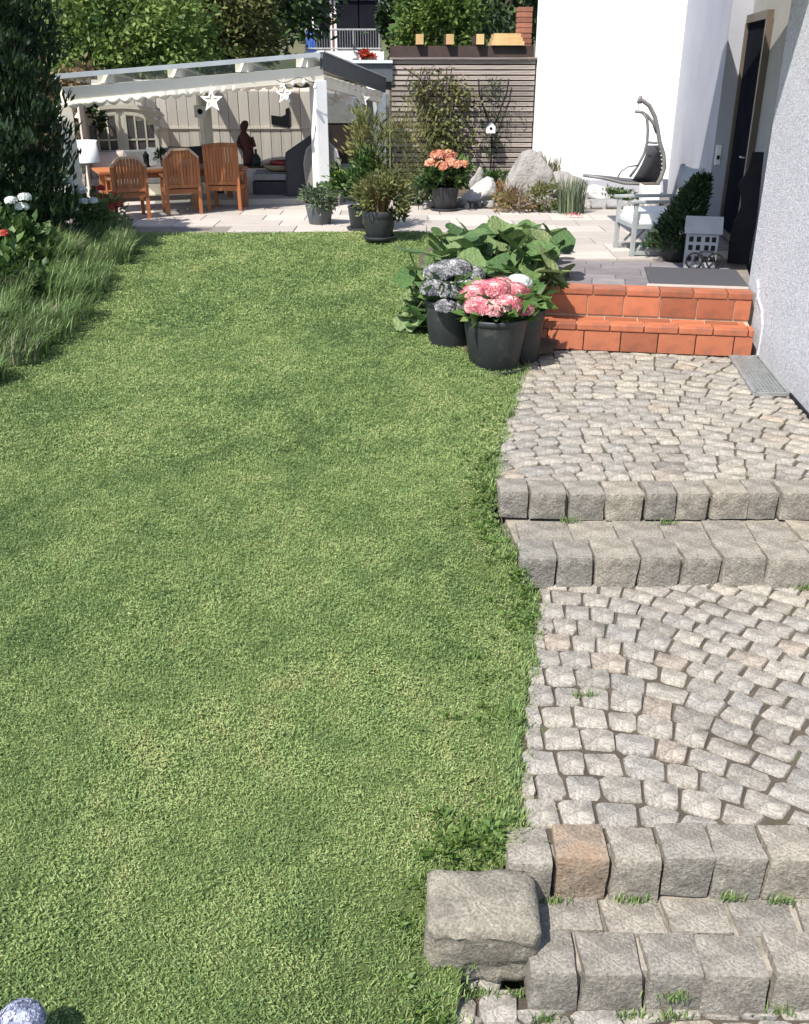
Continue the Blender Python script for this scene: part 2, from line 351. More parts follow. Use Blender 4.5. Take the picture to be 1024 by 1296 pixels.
def leaf_mesh(name, P, Dv, L, W, T, mat, N=None, fold=0.18):
    n = len(P); Dv = nrm(Dv)
    if N is None: N = nrm(rng.normal(size=(n, 3)) + np.array([0, 0, 0.8]))
    Sd = nrm(np.cross(Dv, N)); N = np.cross(Sd, Dv)
    L = np.broadcast_to(L, n)[:, None]; W = np.broadcast_to(W, n)[:, None]
    V = np.empty((n, 4, 3))
    V[:, 0] = P
    V[:, 1] = P + Dv * L * .45 + Sd * W * .5 + N * W * fold
    V[:, 2] = P + Dv * L
    V[:, 3] = P + Dv * L * .45 - Sd * W * .5 + N * W * fold
    b = (np.arange(n) * 4)[:, None]
    F = np.concatenate([b + np.array([[0, 1, 2]]), b + np.array([[0, 2, 3]])], 1).reshape(-1, 3)
    return tint_mesh(name, V.reshape(-1, 3), F, T, mat, 4)
def blade_mesh(name, P, az, L, W, lean, T, mat, seg=3, curve=1.0):
    """arching grass blades: P base (n,3), az heading, L length, lean angle at the tip"""
    n = len(P); hx = np.stack([np.cos(az), np.sin(az), 0 * az], 1); sdv = np.stack([-np.sin(az), np.cos(az), 0 * az], 1)
    V = np.empty((n, 2 * seg + 1, 3)); cur = P.copy(); L = np.broadcast_to(L, n); W = np.broadcast_to(W, n); lean = np.broadcast_to(lean, n)
    for i in range(seg + 1):
        if i < seg:
            ww = (W * (1 - .55 * i / seg) / 2)[:, None]
            V[:, 2 * i] = cur - sdv * ww; V[:, 2 * i + 1] = cur + sdv * ww
        else: V[:, 2 * seg] = cur
        a = lean * ((i + .5) / seg) ** curve
        cur = cur + hx * (np.sin(a) * L / seg)[:, None] + np.array([0, 0, 1.0]) * (np.cos(a) * L / seg)[:, None]
    nv = 2 * seg + 1; b = (np.arange(n) * nv)[:, None]; fl = []
    for i in range(seg - 1):
        o = 2 * i; fl += [b + np.array([[o, o + 1, o + 3]]), b + np.array([[o, o + 3, o + 2]])]
    o = 2 * (seg - 1); fl.append(b + np.array([[o, o + 1, o + 2]]))
    F = np.stack(fl, 1).reshape(-1, 3)
    return tint_mesh(name, V.reshape(-1, 3), F, T, mat, nv)
def sphere_pts(n): return nrm(rng.normal(size=(n, 3)))
def clump_pts(n, K, rad, spread, shell=0.5, zmin=-1.0):
    """n points gathered in K clumps inside an ellipsoid of radii rad; returns points, clump id"""
    c = sphere_pts(K) * (shell + (1 - shell) * rng.random((K, 1)) ** .6)
    c[:, 2] = np.where(c[:, 2] < zmin, -c[:, 2] * .6, c[:, 2])
    k = rng.integers(0, K, n)
    q = c[k] + rng.normal(size=(n, 3)) * spread
    return q * np.array(rad), k, c
def bush_mesh(name, mat, n, rad, K=24, spread=0.17, L=0.1, W=0.05, shell=0.55, up=0.3, zmin=-0.7, tvar=0.2):
    q, k, c = clump_pts(n, K, rad, spread, shell, zmin)
    d = nrm(q / np.array(rad) + rng.normal(size=(n, 3)) * .8 + np.array([0, 0, up]))
    kt = rng.random(K) * .6 + .2
    T = kt[k] + rng.normal(size=n) * tvar
    return leaf_mesh(name, q, d, L * (.7 + .6 * rng.random(n)), W * (.7 + .6 * rng.random(n)), T, mat)

def vnoise(x, y, sc, seed=0):
    x = np.asarray(x) * sc + seed * 17.3; y = np.asarray(y) * sc + seed * 9.1
    xi = np.floor(x).astype(np.int64); yi = np.floor(y).astype(np.int64); fx = x - xi; fy = y - yi
    fx = fx * fx * (3 - 2 * fx); fy = fy * fy * (3 - 2 * fy)
    def h(a, b):
        v = (a * 374761393 + b * 668265263 + seed * 1442695) & 0x7fffffff
        v = ((v ^ (v >> 13)) * 1274126177) & 0x7fffffff
        return ((v ^ (v >> 16)) & 0xffff) / 65535.0
    return (h(xi, yi) * (1 - fx) + h(xi + 1, yi) * fx) * (1 - fy) + (h(xi, yi + 1) * (1 - fx) + h(xi + 1, yi + 1) * fx) * fy

# ------------------------------------------------------------------ levels of the path and the lawn
Z_P1, Z_T1, Z_P2, Z_T3, Z_LOW = -0.56, -0.735, -0.925, -1.126, -1.32
Y_S1, Y_S2, Y_S3, Y_S4 = 5.78, 5.187, 2.90, 2.521          # front edges of the four risers
def path_z(Y):
    Y = np.asarray(Y, float)
    return np.interp(Y, [1.0, Y_S4 - .15, Y_S4 + .1, Y_S3 - .1, Y_S3 + .1, Y_S2 - .15, Y_S2 + .1, Y_S1 - .1, Y_S1 + .2, 9.3, 10.2, 13.4],
                     [-1.36, Z_LOW - .03, Z_T3 - .06, Z_T3 - .02, Z_P2 - .01, Z_P2, Z_T1 - .03, Z_T1 - .02, Z_P1 - .02, Z_P1 + .02, -.30, -.03])
EDGE_Y = [1.0, 2.2, 2.5, 2.75, 2.95, 3.33, 4.2, 5.0, 5.25, 5.75, 6.1, 7.0, 7.9, 8.4, 9.0, 9.9, 10.4, 13.4]
EDGE_X = [0.10, 0.16, 0.18, 0.24, 0.40, 0.48, 0.64, 0.78, 0.68, 0.56, 0.60, 0.76, 0.95, 1.04, 1.18, 1.40, 1.30, 0.75]
def edge_x(Y): return np.interp(Y, EDGE_Y, EDGE_X)
def lawn_z(X, Y):
    X = np.asarray(X, float); Y = np.asarray(Y, float)
    lin = -0.092 * (13.4 - np.minimum(Y, 13.4)) - 0.01
    d = np.clip((edge_x(Y) - X) / 0.75, 0, 1); t = d * d * (3 - 2 * d)
    bank = 0.10 * np.clip((-X - 2.6) / 1.5, 0, 1) * np.clip((13.2 - Y) / 2, 0, 1)
    return lin * t + (path_z(Y) + 0.0) * (1 - t) + bank + 0.03 * (vnoise(X, Y, .9, 3) - .5)

def grid_mesh(name, xs, ys, zf, mat, smooth=True):
    nx, ny = len(xs[0]) if hasattr(xs[0], '__len__') else len(xs), len(ys)
    V = []
    for j, y in enumerate(ys):
        row = xs[j] if hasattr(xs[0], '__len__') else xs
        z = zf(np.array(row), np.full(len(row), y))
        V += [(x, y, zz) for x, zz in zip(row, np.broadcast_to(z, len(row)))]
    F = [(j * nx + i, j * nx + i + 1, (j + 1) * nx + i + 1, (j + 1) * nx + i) for j in range(ny - 1) for i in range(nx - 1)]
    me = bpy.data.meshes.new(name); me.from_pydata(V, [], F); me.materials.append(mat)
    if smooth: me.polygons.foreach_set('use_smooth', [True] * len(F))
    return me

# ground to the horizon
def gz(x, y): return np.interp(y, [2, 9, 12.6, 14, 26, 86], [-2.2, -1.4, -.75, -.12, -.12, 9]) + 0.0 * x
gx = [-900, -200, -60, -30, -12, -6, 0, 6, 12, 30, 60, 200, 900]
gy = [-900, -200, -40, -8, -2, 0, 2, 4, 6, 8, 9, 11, 12.6, 14, 20, 26, 32, 40, 60, 90, 200, 900]
tag(link('ground', grid_mesh('ground', gx, gy, gz, M['ground'])), kind='structure')

# lawn surface and blades
lys = np.concatenate([np.linspace(-4, 1.8, 16)[:-1], np.linspace(1.8, 6.4, 116)[:-1], np.linspace(6.4, 13.42, 80)])
lxs = []
for y in lys:
    r = float(edge_x(y)) + 0.02
    lxs.append(list(np.concatenate([np.linspace(-13, -5, 6)[:-1], np.linspace(-5, r - .9, 44)[:-1], np.linspace(r - .9, r, 24)])))
lawn = link('lawn', grid_mesh('lawn', lxs, list(lys), lawn_z, M['turf'])); tag(lawn, kind='structure')

def lawn_left(Y): return np.interp(Y, [1, 6.5, 7.6, 8.6, 9.6, 11.0, 12.4, 13.4], [-3.9, -3.85, -3.6, -3.35, -3.25, -3.35, -3.6, -3.85])
BED = [(0.10, 10.6), (0.18, 9.4), (0.40, 9.0), (0.8, 8.8), (1.45, 9.1), (1.9, 10.4), (1.3, 12.6), (0.55, 12.9), (0.2, 12.2)]
def in_poly(X, Y, poly):
    ins = np.zeros(np.shape(X), bool); n = len(poly)
    for i in range(n):
        x1, y1 = poly[i]; x2, y2 = poly[(i + 1) % n]
        c = ((y1 > Y) != (y2 > Y)) & (X < (x2 - x1) * (Y - y1) / (y2 - y1 + 1e-12) + x1); ins ^= c
    return ins
def make_lawn_blades():
    Ps, L, W, Ts, LE = [], [], [], [], []
    for (y0, y1, dens, ln, wd) in ((1.9, 4.2, 11000, .020, .0052), (4.2, 6.5, 8500, .022, .0070), (6.5, 9.5, 5500, .024, .0096), (9.5, 13.45, 4200, .026, .0130)):
        xl = max(-0.6 * (0.907 * y1 + 1.3) - .6, -4.2)
        n = int(dens * (y1 - y0) * (1.5 - xl))
        X = rng.uniform(xl, 1.5, n); Y = rng.uniform(y0, y1, n)
        ex = edge_x(Y) + 0.14 * (vnoise(X, Y, 5, 5) - .42) + .03
        k = (X < ex) & (X > lawn_left(Y) - .25) & (Y < 13.36 + .06 * (vnoise(X, Y, 3, 6) - .5)) & ~in_poly(X, Y, BED) & (X > -0.58 * (0.907 * Y + 1.3) - .55)
        # worn, thin strip beside the path
        de = ex - X
        thin = (de < .28) & (vnoise(X, Y, 3.2, 8) < .52) & (rng.random(n) < .55)
        thin |= (vnoise(X, Y, 1.5, 11) * .6 + vnoise(X, Y, 5, 12) * .4 < .27) & (rng.random(n) < .25)
        k &= ~thin
        X, Y, de = X[k], Y[k], de[k]; n = len(X)
        big = vnoise(X, Y, .55, 1); med = vnoise(X, Y, 2.2, 2); fine = vnoise(X, Y, 9, 4)
        t = .50 + .30 * (big - .5) + .36 * (med - .5) + .36 * (fine - .5) + rng.normal(size=n) * .15
        dry = (vnoise(X, Y, 1.1, 21) > .72) & (rng.random(n) < .06); t = np.where(dry, .85 + .15 * rng.random(n), t)
        lush = np.clip(1 - de / .35, 0, 1) * np.clip((vnoise(X, Y, 2.5, 31) - .35) * 3, 0, 1) * (Y < 9); t = t - .18 * lush
        cl_ = vnoise(X, Y, 13, 41) * .6 + vnoise(X, Y, 29, 42) * .4
        ln_ = ln * (.5 + .8 * rng.random(n)) * (.45 + 1.10 * cl_) * (1 + 1.1 * lush * rng.random(n))
        Z = lawn_z(X, Y) - .002
        Ps.append(np.stack([X, Y, Z], 1)); L.append(ln_); W.append(wd * (.6 + .8 * rng.random(n))); Ts.append(t)
        LE.append(.55 + 1.05 * rng.random(n))
    P = np.concatenate(Ps); n = len(P)
    me = blade_mesh('lawn_grass', P, rng.uniform(0, 2 * pi, n), np.concatenate(L), np.concatenate(W), np.concatenate(LE), np.concatenate(Ts), M['lawn_blade'], seg=1)
    # flat single-triangle blades: lean the heading a little
    tag(link('lawn_grass', me), 'mown lawn grass with paler dry patches across the garden', 'grass', kind='stuff')
make_lawn_blades()

def lawn_cover():
    # short mown leaf tips and clover lying in every direction between the blades
    PP, DD, LL, WW, TT, NN = [], [], [], [], [], []
    for (y0, y1, dens, ln, wd) in ((1.9, 4.2, 19000, .0175, .0058), (4.2, 6.5, 13500, .020, .0070), (6.5, 9.5, 8200, .025, .0095), (9.5, 13.45, 5200, .031, .0130)):
        xl = max(-0.6 * (0.907 * y1 + 1.3) - .6, -4.2); n = int(dens * (y1 - y0) * (1.5 - xl))
        X = rng.uniform(xl, 1.5, n); Y = rng.uniform(y0, y1, n)
        k = (X < edge_x(Y) + 0.12 * (vnoise(X, Y, 5, 5) - .45)) & (X > lawn_left(Y) - .25) & (Y < 13.36) & ~in_poly(X, Y, BED) & (X > -0.58 * (0.907 * Y + 1.3) - .55)
        X, Y = X[k], Y[k]; n = len(X); de = edge_x(Y) - X
        worn = np.clip(1 - de / .30, 0, 1) * np.clip((vnoise(X, Y, 2.7, 71) - .42) * 4 + 1.2 * ((Y > 4.7) & (Y < 6.3)), 0, 1)
        k = rng.random(n) > .8 * worn + .18 * (vnoise(X, Y, 11, 72) < .35); X, Y, worn = X[k], Y[k], worn[k]; n = len(X)
        big = vnoise(X, Y, .55, 1); med = vnoise(X, Y, 2.2, 2); fine = vnoise(X, Y, 9, 4); cl = vnoise(X, Y, 3.1, 61) * .65 + vnoise(X, Y, 8, 62) * .35
        clov = np.clip((cl - .52) * 7, 0, 1) * np.clip((6.5 - Y) / 3, 0, 1)
        t = .50 + .30 * (big - .5) + .36 * (med - .5) + .40 * (fine - .5) + rng.normal(size=n) * .16 - .06 * clov
        t = np.where((worn > .3) & (rng.random(n) < .4), .95, t)
        a = rng.uniform(0, 2 * pi, n); e = rng.normal(size=n) * .42 + .28
        hgt = .004 + .020 * rng.random(n) * (.4 + 1.2 * vnoise(X, Y, 17, 73))
        PP.append(np.stack([X, Y, lawn_z(X, Y) + hgt], 1)); DD.append(np.stack([np.cos(a) * np.cos(e), np.sin(a) * np.cos(e), np.sin(e)], 1))
        LL.append(ln * (.6 + .7 * rng.random(n))); WW.append(wd * (.5 + .45 * rng.random(n)) * (1 + .55 * clov)); TT.append(t)
        nn = rng.normal(size=(n, 3)) * .45; nn[:, 2] += 1; NN.append(nrm(nn))
    me = leaf_mesh('lawn_cover', np.concatenate(PP), np.concatenate(DD), np.concatenate(LL), np.concatenate(WW), np.concatenate(TT), M['lawn_blade'], np.concatenate(NN), .12)
    tag(link('lawn_cover', me), 'short green turf leaves and clover covering the garden lawn', 'grass', kind='stuff')
lawn_cover()
def edge_grass():
    n = 9000; Y = rng.uniform(1.9, 8.4, n); k = vnoise(Y * 0 + 1, Y, 3.3, 51) * .6 + vnoise(Y * 0 + 4, Y, 9, 52) * .4
    keep = rng.random(n) < .25 + 1.2 * (k - .25); Y = Y[keep]; k = k[keep]; n = len(Y)
    X = edge_x(Y) + rng.normal(size=n) * .035 - .01 + .07 * (k - .5)
    m = 1500; q = [G(px_, py_, z_) for px_, py_, z_ in ((610, 1075, -1.0), (580, 1090, -1.0), (550, 1105, -1.0), (635, 1055, -1.0), (530, 1180, -1.05), (528, 1240, -1.1), (640, 720, -.85), (640, 750, -.87), (600, 475, -.5), (650, 470, -.52))]
    j = rng.integers(0, len(q), m); qx = np.array([g.x for g in q]); qy = np.array([g.y for g in q])
    X = np.concatenate([X, qx[j] + rng.normal(size=m) * .07]); Y = np.concatenate([Y, qy[j] + rng.normal(size=m) * .05]); k = np.concatenate([k, np.full(m, .9)]); n = len(X)
    P = np.stack([X, Y, lawn_z(np.minimum(X, edge_x(Y)), Y) - .01], 1)
    me = blade_mesh('edge_grass', P, rng.normal(size=n) * 1.3 + .1, (.022 + .045 * rng.random(n)) * (.4 + .9 * k), .0062 * (.6 + .8 * rng.random(n)), .5 + 1.2 * rng.random(n), rng.normal(size=n) * .22 + .38, M['lawn_blade'], 3)
    tag(link('edge_grass', me), 'longer unmown grass flopping over the stone path edge', 'grass', kind='stuff')
edge_grass()
# broad-leaved weeds in the lawn and along the stone edge
def weed_mesh():
    Ps, Ds, Ls, Ws, Ts = [], [], [], [], []
    spots = []
    for i in range(120):
        y = rng.uniform(2.0, 8); spots.append((float(edge_x(y)) - abs(rng.normal()) * .16, y, rng.uniform(.018, .045)))
    for i in range(130):
        y = rng.uniform(4.6, 6.5); spots.append((float(edge_x(y)) - abs(rng.normal()) * .10 + .02, y, rng.uniform(.02, .055)))
    for i in range(60):
        y = rng.uniform(2.75, 3.2); spots.append((float(edge_x(y)) - abs(rng.normal()) * .16 - .02, y, rng.uniform(.03, .07)))
    for px, py, z in ((590, 1090, -1.0), (545, 1105, -1.0), (625, 1075, -1.0), (560, 1095, -1.0), (520, 1230, -1.1), (530, 1270, -1.15), (610, 860, -.88), (600, 900, -.9), (640, 720, -.8), (630, 760, -.85), (610, 620, -.6), (560, 1280, -1.2)):
        for q in range(5):
            g = G(px + rng.normal() * 14, py + rng.normal() * 12, z); spots.append((g.x, g.y, rng.uniform(.025, .06)))
    for i in range(420):
        y = rng.uniform(2.0, 8); x = rng.uniform(-3.2, .5); spots.append((x, y, rng.uniform(.012, .028)))
    cand = 0
    while cand < 2600:
        y = 1.9 + 4.2 * rng.random() ** 1.5; x = rng.uniform(-2.4, .5)
        if vnoise(x, y, 2.1, 61) * .7 + vnoise(x, y, 6, 62) * .3 > .50 and x < edge_x(y) - .05: spots.append((x, y, rng.uniform(.010, .020)))
        cand += 1
    for (x, y, r) in spots:
        z = float(lawn_z(x, y)); m = int(7 + r * 110)
        a = rng.uniform(0, 2 * pi, m); e = rng.uniform(.15, 1.1, m)
        Ps.append(np.stack([x + .3 * r * np.cos(a), y + .3 * r * np.sin(a), np.full(m, z + .005) + rng.random(m) * r * .35], 1))
        Ds.append(np.stack([np.cos(a) * np.cos(e), np.sin(a) * np.cos(e), np.sin(e)], 1))
        Ls.append(r * rng.uniform(.45, 1.0, m)); Ws.append(r * rng.uniform(.25, .5, m)); Ts.append(rng.uniform(.25, .95, m))
    # tufts in the joints of the steps
    return leaf_mesh('weeds', np.concatenate(Ps), np.concatenate(Ds), np.concatenate(Ls), np.concatenate(Ws), np.concatenate(Ts), M['leaf_bright_weed'])
M['leaf_bright_weed'] = leafmat('weed_leaf', [(0, (0.04, 0.085, 0.018)), (0.5, (0.085, 0.15, 0.032)), (1, (0.15, 0.21, 0.055))], 0.5, 0.3)
tag(link('lawn_weeds', weed_mesh()), 'low broad-leaved weeds and clover along the stone path edge', 'weeds', kind='stuff')

# ------------------------------------------------------------------ stone pieces
def stone_mesh(name, poly, depth, mat, jit=0.012, dome=0.004, ins=0.07):
    """cobble from a corner polygon (local xy): chamfered, slightly domed, uneven"""
    pts = [Vector((p[0], p[1])) for p in poly]; n = len(pts); ol = []
    for i in range(n):
        a, b, c = pts[i - 1], pts[i], pts[(i + 1) % n]
        k = random.uniform(.06, .17)
        ol.append(b + (a - b) * k); ol.append(b + (c - b) * k)
    ol = [p + Vector((random.uniform(-jit, jit), random.uniform(-jit, jit))) for p in ol]
    m = len(ol); tx, ty = random.uniform(-.045, .045), random.uniform(-.045, .045); dz = random.uniform(-.008, .006)
    vs = [(p.x, p.y, -depth) for p in ol]
    vs += [(p.x * 1.0, p.y * 1.0, -.009 + dz + p.x * tx + p.y * ty + random.uniform(-.004, .004)) for p in ol]
    vs += [(p.x * (1 - ins), p.y * (1 - ins), dz + p.x * tx + p.y * ty + random.uniform(-.005, .004)) for p in ol]
    vs.append((0, 0, dz + dome * random.uniform(.2, 1)))
    fs = []
    for r in range(2):
        for i in range(m):
            j = (i + 1) % m; fs.append((r * m + i, r * m + j, (r + 1) * m + j, (r + 1) * m + i))
    for i in range(m): fs.append((2 * m + i, 2 * m + (i + 1) % m, 3 * m))
    me = bpy.data.meshes.new(name); me.from_pydata(vs, [], fs); me.materials.append(mat)
    me.polygons.foreach_set('use_smooth', [True] * len(fs)); me.set_sharp_from_angle(angle=radians(42)); return me

def cobble_field(parent, x_left, x_right, y0, y1, z, s, wd, crown, R, seed):
    random.seed(seed)
    def f(x):
        t = abs(x - crown) if x > crown else max(0.0, crown - x - .45)
        lim = R * .62
        if t > lim: return R - sqrt(R * R - lim * lim) + (t - lim) * lim / sqrt(R * R - lim * lim)
        return R - sqrt(R * R - t * t)
    def slope(x): return (f(x + .01) - f(x - .01)) / .02
    cnt = 0; k = -2
    ystart = y0
    while True:
        yb = ystart + k * s
        if yb - 0 > y1 + 2.4: break
        x = -0.2 + random.uniform(0, wd)
        while x < x_right + 1.0:
            w_ = wd * random.uniform(.82, 1.2) * (1 / sqrt(1 + slope(x) ** 2) * .35 + .65)
            xa, xb = x, x + w_; x = xb
            ya, yb2 = yb - f(xa), yb - f(xb)
            def up(xx):
                sl = -slope(xx); h = s; nx = -sl / sqrt(1 + sl * sl) * h * .75
                x2 = xx + nx; return (x2, yb + s - f(x2))
            c = [(xa, ya), (xb, yb2), up(xb), up(xa)]
            cx = sum(p[0] for p in c) / 4; cy = sum(p[1] for p in c) / 4
            xl = x_left(cy)
            xr = x_right
            if cx > xr or cx < xl - w_ or cy < y0 - s or cy > y1 + s: continue
            q = [(max(px_, xl), min(max(py_, y0 + .004), y1 - .004)) for (px_, py_) in c]
            h2 = (q[2][1] + q[3][1] - q[0][1] - q[1][1]) / 2; w2 = (q[1][0] + q[2][0] - q[0][0] - q[3][0]) / 2
            if h2 < s * .22 or w2 < w_ * .36: continue
            cx = sum(p[0] for p in q) / 4; cy = sum(p[1] for p in q) / 4
            gap = random.uniform(.905, .95)
            jx, jy = 1 - random.uniform(.006, .013) / max(w2, .05), 1 - random.uniform(.010, .019) / max(h2, .05)
            loc = [((p[0] - cx) * jx, (p[1] - cy) * jy) for p in q]
            me = stone_mesh('cobblestone', loc, .10, M['cobble'], jit=s * .035)
            link('cobblestone', me, parent, (cx, cy, z)); cnt += 1
        k += 1
    return cnt

def path_base(name, poly, z):
    mb = MB(); mb.prism(poly, z - .35, z - .017)
    o = mb.build(name, M['sand']); tag(o, kind='structure'); return o
WALL_X = lambda Y: 3.56 - 0.10 * (9.9 - Y)
p1 = path_base('cobbled_path', [(0.68, Y_S1 + .13), (WALL_X(5.8), Y_S1 + .13), (WALL_X(9.6), 9.6), (1.40, 9.95), (0.98, 8.3), (0.72, 7.0)], Z_P1)
n1 = cobble_field(p1, lambda y: float(np.interp(y, [5.8, 6.1, 7, 8, 9, 9.8], [.58, .61, .77, .96, 1.16, 1.40])), 3.45, Y_S1 + .245, 9.98, Z_P1, .182, .182, 1.9, 1.6, 11)
p2 = path_base('cobbled_path', [(0.46, Y_S3 + .13), (3.2, Y_S3 + .13), (3.2, Y_S2 + .06), (0.86, Y_S2 + .06), (0.5, 3.4)], Z_P2)
n2 = cobble_field(p2, lambda y: float(np.interp(y, [2.9, 3.33, 4.2, 5.2], [.44, .52, .66, .86])), 2.85, Y_S3 + .205, Y_S2 + .10, Z_P2, .172, .152, 0.78, 1.30, 12)
lowp = path_base('cobbled_path', [(-0.1, 0.6), (3.0, 0.6), (3.0, Y_S4 + .12), (-0.05, Y_S4 + .12)], Z_LOW)
n3 = cobble_field(lowp, lambda y: .0, 2.1, 1.9, Y_S4 + .03, Z_LOW, .15, .17, 1.6, 1.3, 13)

def rough_block(name, lx, ly, lz, mat, rnd=0.014, cuts=3, seed=0, top_flat=0.35, chips=0.9, under=0.0, rr=.009, sharp=30):
    """hewn block, origin at the middle of the top: welded grid, rounded edges, broken faces"""
    bm = bmesh.new(); bmesh.ops.create_cube(bm, size=2)
    bmesh.ops.subdivide_edges(bm, edges=bm.edges[:], cuts=cuts, use_grid_fill=True)
    off = Vector((seed * 3.17, seed * 1.31, seed * .73)); r = min(min(lx, ly, lz) * .12, rr); rs = random.Random(seed); cj = {(a, b, c): Vector((rs.uniform(-1, 1), rs.uniform(-1, 1) * .6, rs.uniform(-1, 1) * .25)) * min(lx, .25) * .045 for a in (-1, 1) for b in (-1, 1) for c in (-1, 1)}
    for v in bm.verts:
        p = Vector((v.co.x * lx / 2, v.co.y * ly / 2, v.co.z * lz / 2))
        ex = sum(1 for q in v.co if abs(q) > .99)
        if ex >= 2:
            q = p.copy()
            sh = r * (.35 + chips * (.5 + noise.noise(p * 11 + off)))
            for i, (c, l) in enumerate(zip(v.co, (lx, ly, lz))):
                if abs(c) > .99: q[i] -= math.copysign(sh * .6, c)
            p = q
        n3_ = Vector((noise.noise(p * 7 + off), noise.noise(p * 7 + off + Vector((9, 0, 0))), noise.noise(p * 7 + off + Vector((0, 9, 0)))))
        front = v.co.y < -.99 and ex == 1
        amt = rnd * (top_flat if v.co.z > .99 and ex == 1 else (1.5 if front else .55))
        n3_ *= .45
        n3_ += .75 * Vector((0, noise.noise(p * 21 + off), noise.noise(p * 19 - off) * (.3 if v.co.z > .99 else 1)))
        sh2 = Vector()
        for (a, b, c), d in cj.items(): sh2 += d * ((1 + a * v.co.x) * (1 + b * v.co.y) * (1 + c * v.co.z) / 8)
        if under and v.co.z < .2 and v.co.y < -.2: sh2.y += under * max(0, .5 + v.co.x * .6) * (.2 - v.co.z)
        v.co = p + n3_ * amt * .8 + sh2 + Vector((0, 0, -lz / 2))
    me = bpy.data.meshes.new(name); bm.to_mesh(me); bm.free(); me.materials.append(mat)
    me.polygons.foreach_set('use_smooth', [True] * len(me.polygons)); me.set_sharp_from_angle(angle=radians(sharp))
    return me

def step_row(parent, x0, x1, yf, dep, ztop, lz, wd, seed, rusty=None, gap=.010, skew=0.0, xs=None, name='stone_block', back=False):
    random.seed(seed); x = x0; i = 0
    while x < x1:
        w_ = xs[i] if xs and i < len(xs) else wd * random.uniform(.86, 1.14)
        mt = M['block_rust'] if rusty is not None and i == rusty else M['block']
        dz = random.uniform(-.008, .008); dy = random.uniform(-.015, .015)
        me = rough_block(name, w_ - gap, dep - gap, lz, mt, seed=seed * 20 + i, cuts=3 if back else 5)
        o = link(name, me, parent, (x + w_ / 2, yf + dep / 2 + dy + skew * (x - x0), ztop + dz), (random.uniform(-.02, .02), random.uniform(-.015, .015), random.uniform(-.03, .03)))
        if mt is M['block_rust']: o['label'] = 'rust-brown stone block'
        x += w_; i += 1
def flight(poly, z):
    mb = MB(); mb.prism(poly, z - .4, z - .026); o = mb.build('granite_steps', M['mortar']); tag(o, kind='structure'); return o
f1 = flight([(0.74, Y_S2 + .055), (3.1, Y_S2 + .055), (3.1, Y_S1 + .3), (0.66, Y_S1 + .3)], Z_T1)
mb = MB(); mb.box((1.87, Y_S1 + .155, Z_P1 - .135), (2.38, .19, .22)); mb.build('mortar_bed', M['mortar'], f1)
step_row(f1, 0.625, 3.05, Y_S1, .25, Z_P1 + .012, .20, .238, 1, skew=-.004)
step_row(f1, 0.74, 3.1, Y_S2 + .27, .30, Z_T1 - .004, .16, .30, 2, back=True)
step_row(f1, 0.705, 3.1, Y_S2, .28, Z_T1 + .006, .215, .262, 3)
f3 = flight([(0.50, Y_S4 + .055), (2.5, Y_S4 + .055), (2.5, Y_S3 + .22), (0.47, Y_S3 + .22)], Z_T3)
mb = MB(); mb.box((1.47, Y_S3 + .14, Z_P2 - .135), (2.02, .15, .22)); mb.build('mortar_bed', M['mortar'], f3)
step_row(f3, 0.41, 2.5, Y_S3, .215, Z_P2 + .008, .23, .225, 4, rusty=1, xs=[.205, .235, .215, .21])
step_row(f3, 0.50, 2.5, Y_S4 + .215, .185, Z_T3 - .004, .16, .27, 5, back=True, xs=[.30, .26, .27])
step_row(f3, 0.475, 2.5, Y_S4, .215, Z_T3 + .006, .225, .24, 6, xs=[.20, .25, .225, .26, .24])

# the big loose block beside the lowest steps
c0 = G(540, 1195, -.93); c1 = G(683, 1200, -.93); cb = G(625, 1105, -.93)
bw = (c1 - c0).length + .02
bl = rough_block('stone_block', bw, .29, .37, M['oldblock'], rnd=.030, cuts=11, seed=31, top_flat=.5, chips=.9, under=.03, rr=.030, sharp=75)
ob = link('granite_block', bl, None, ((c0.x + c1.x) / 2 + .015, 2.745, -.945), (.10, .02, -.03))
tag(ob, 'big weathered granite block lying loose at the left end of the lowest steps', 'stone block')

random.seed(91)
for (x, y, a) in ((.02, 2.56, .16), (.20, 2.53, .15), (.37, 2.55, .15), (.12, 2.70, .16), (.31, 2.70, .17)):
    q_ = [(-a / 2, -.07), (a / 2, -.075), (a / 2, .07), (-a / 2, .075)]
    link('cobblestone', stone_mesh('cobblestone', q_, .1, M['cobble'], .006), lowp, (x, y, Z_LOW + .004), (0, 0, random.uniform(-.2, .2)))
# ------------------------------------------------------------------ terrace
FAC = lambda Y: 3.54 + (Y - 9.9) * 0.158           # facade line
TH = radians(9.5)
tu = Vector((cos(TH), -sin(TH), 0)); tv = Vector((sin(TH), cos(TH), 0))
R0 = Vector((3.47, 9.50, 0))
nose_l = R0 - tu * 2.16
terr_poly = [(-9, 13.45), (-3.0, 13.50), (0.32, 13.40), (0.95, 12.7), (1.42, 10.9), (nose_l.x, nose_l.y + .05), (R0.x + .1, R0.y + .03), (3.62, 9.95), (4.45, 13.0), (5.1, 19.3), (-9, 19.3)]
mb = MB(); mb.prism(terr_poly, -.5, -.022)
terr = mb.build('terrace', M['paver_base']); tag(terr, kind='structure')
def dark_zone(x, y):
    q = Vector((x, y, 0)) - R0; a = q.dot(tu); b = q.dot(tv); return -2.3 < a < .4 and b < 1.36
tp = [rough for rough in ()]
pv = {}
def paver_mesh(w_, d_, mat, key):
    if key not in pv:
        b = MB(); b.box((0, 0, -.012), (w_ - .012, d_ - .012, .026)); pv[key] = b.mesh('paver', mat, bevel=.004)
    return pv[key]
random.seed(5)
n4 = 0
yy = 9.8
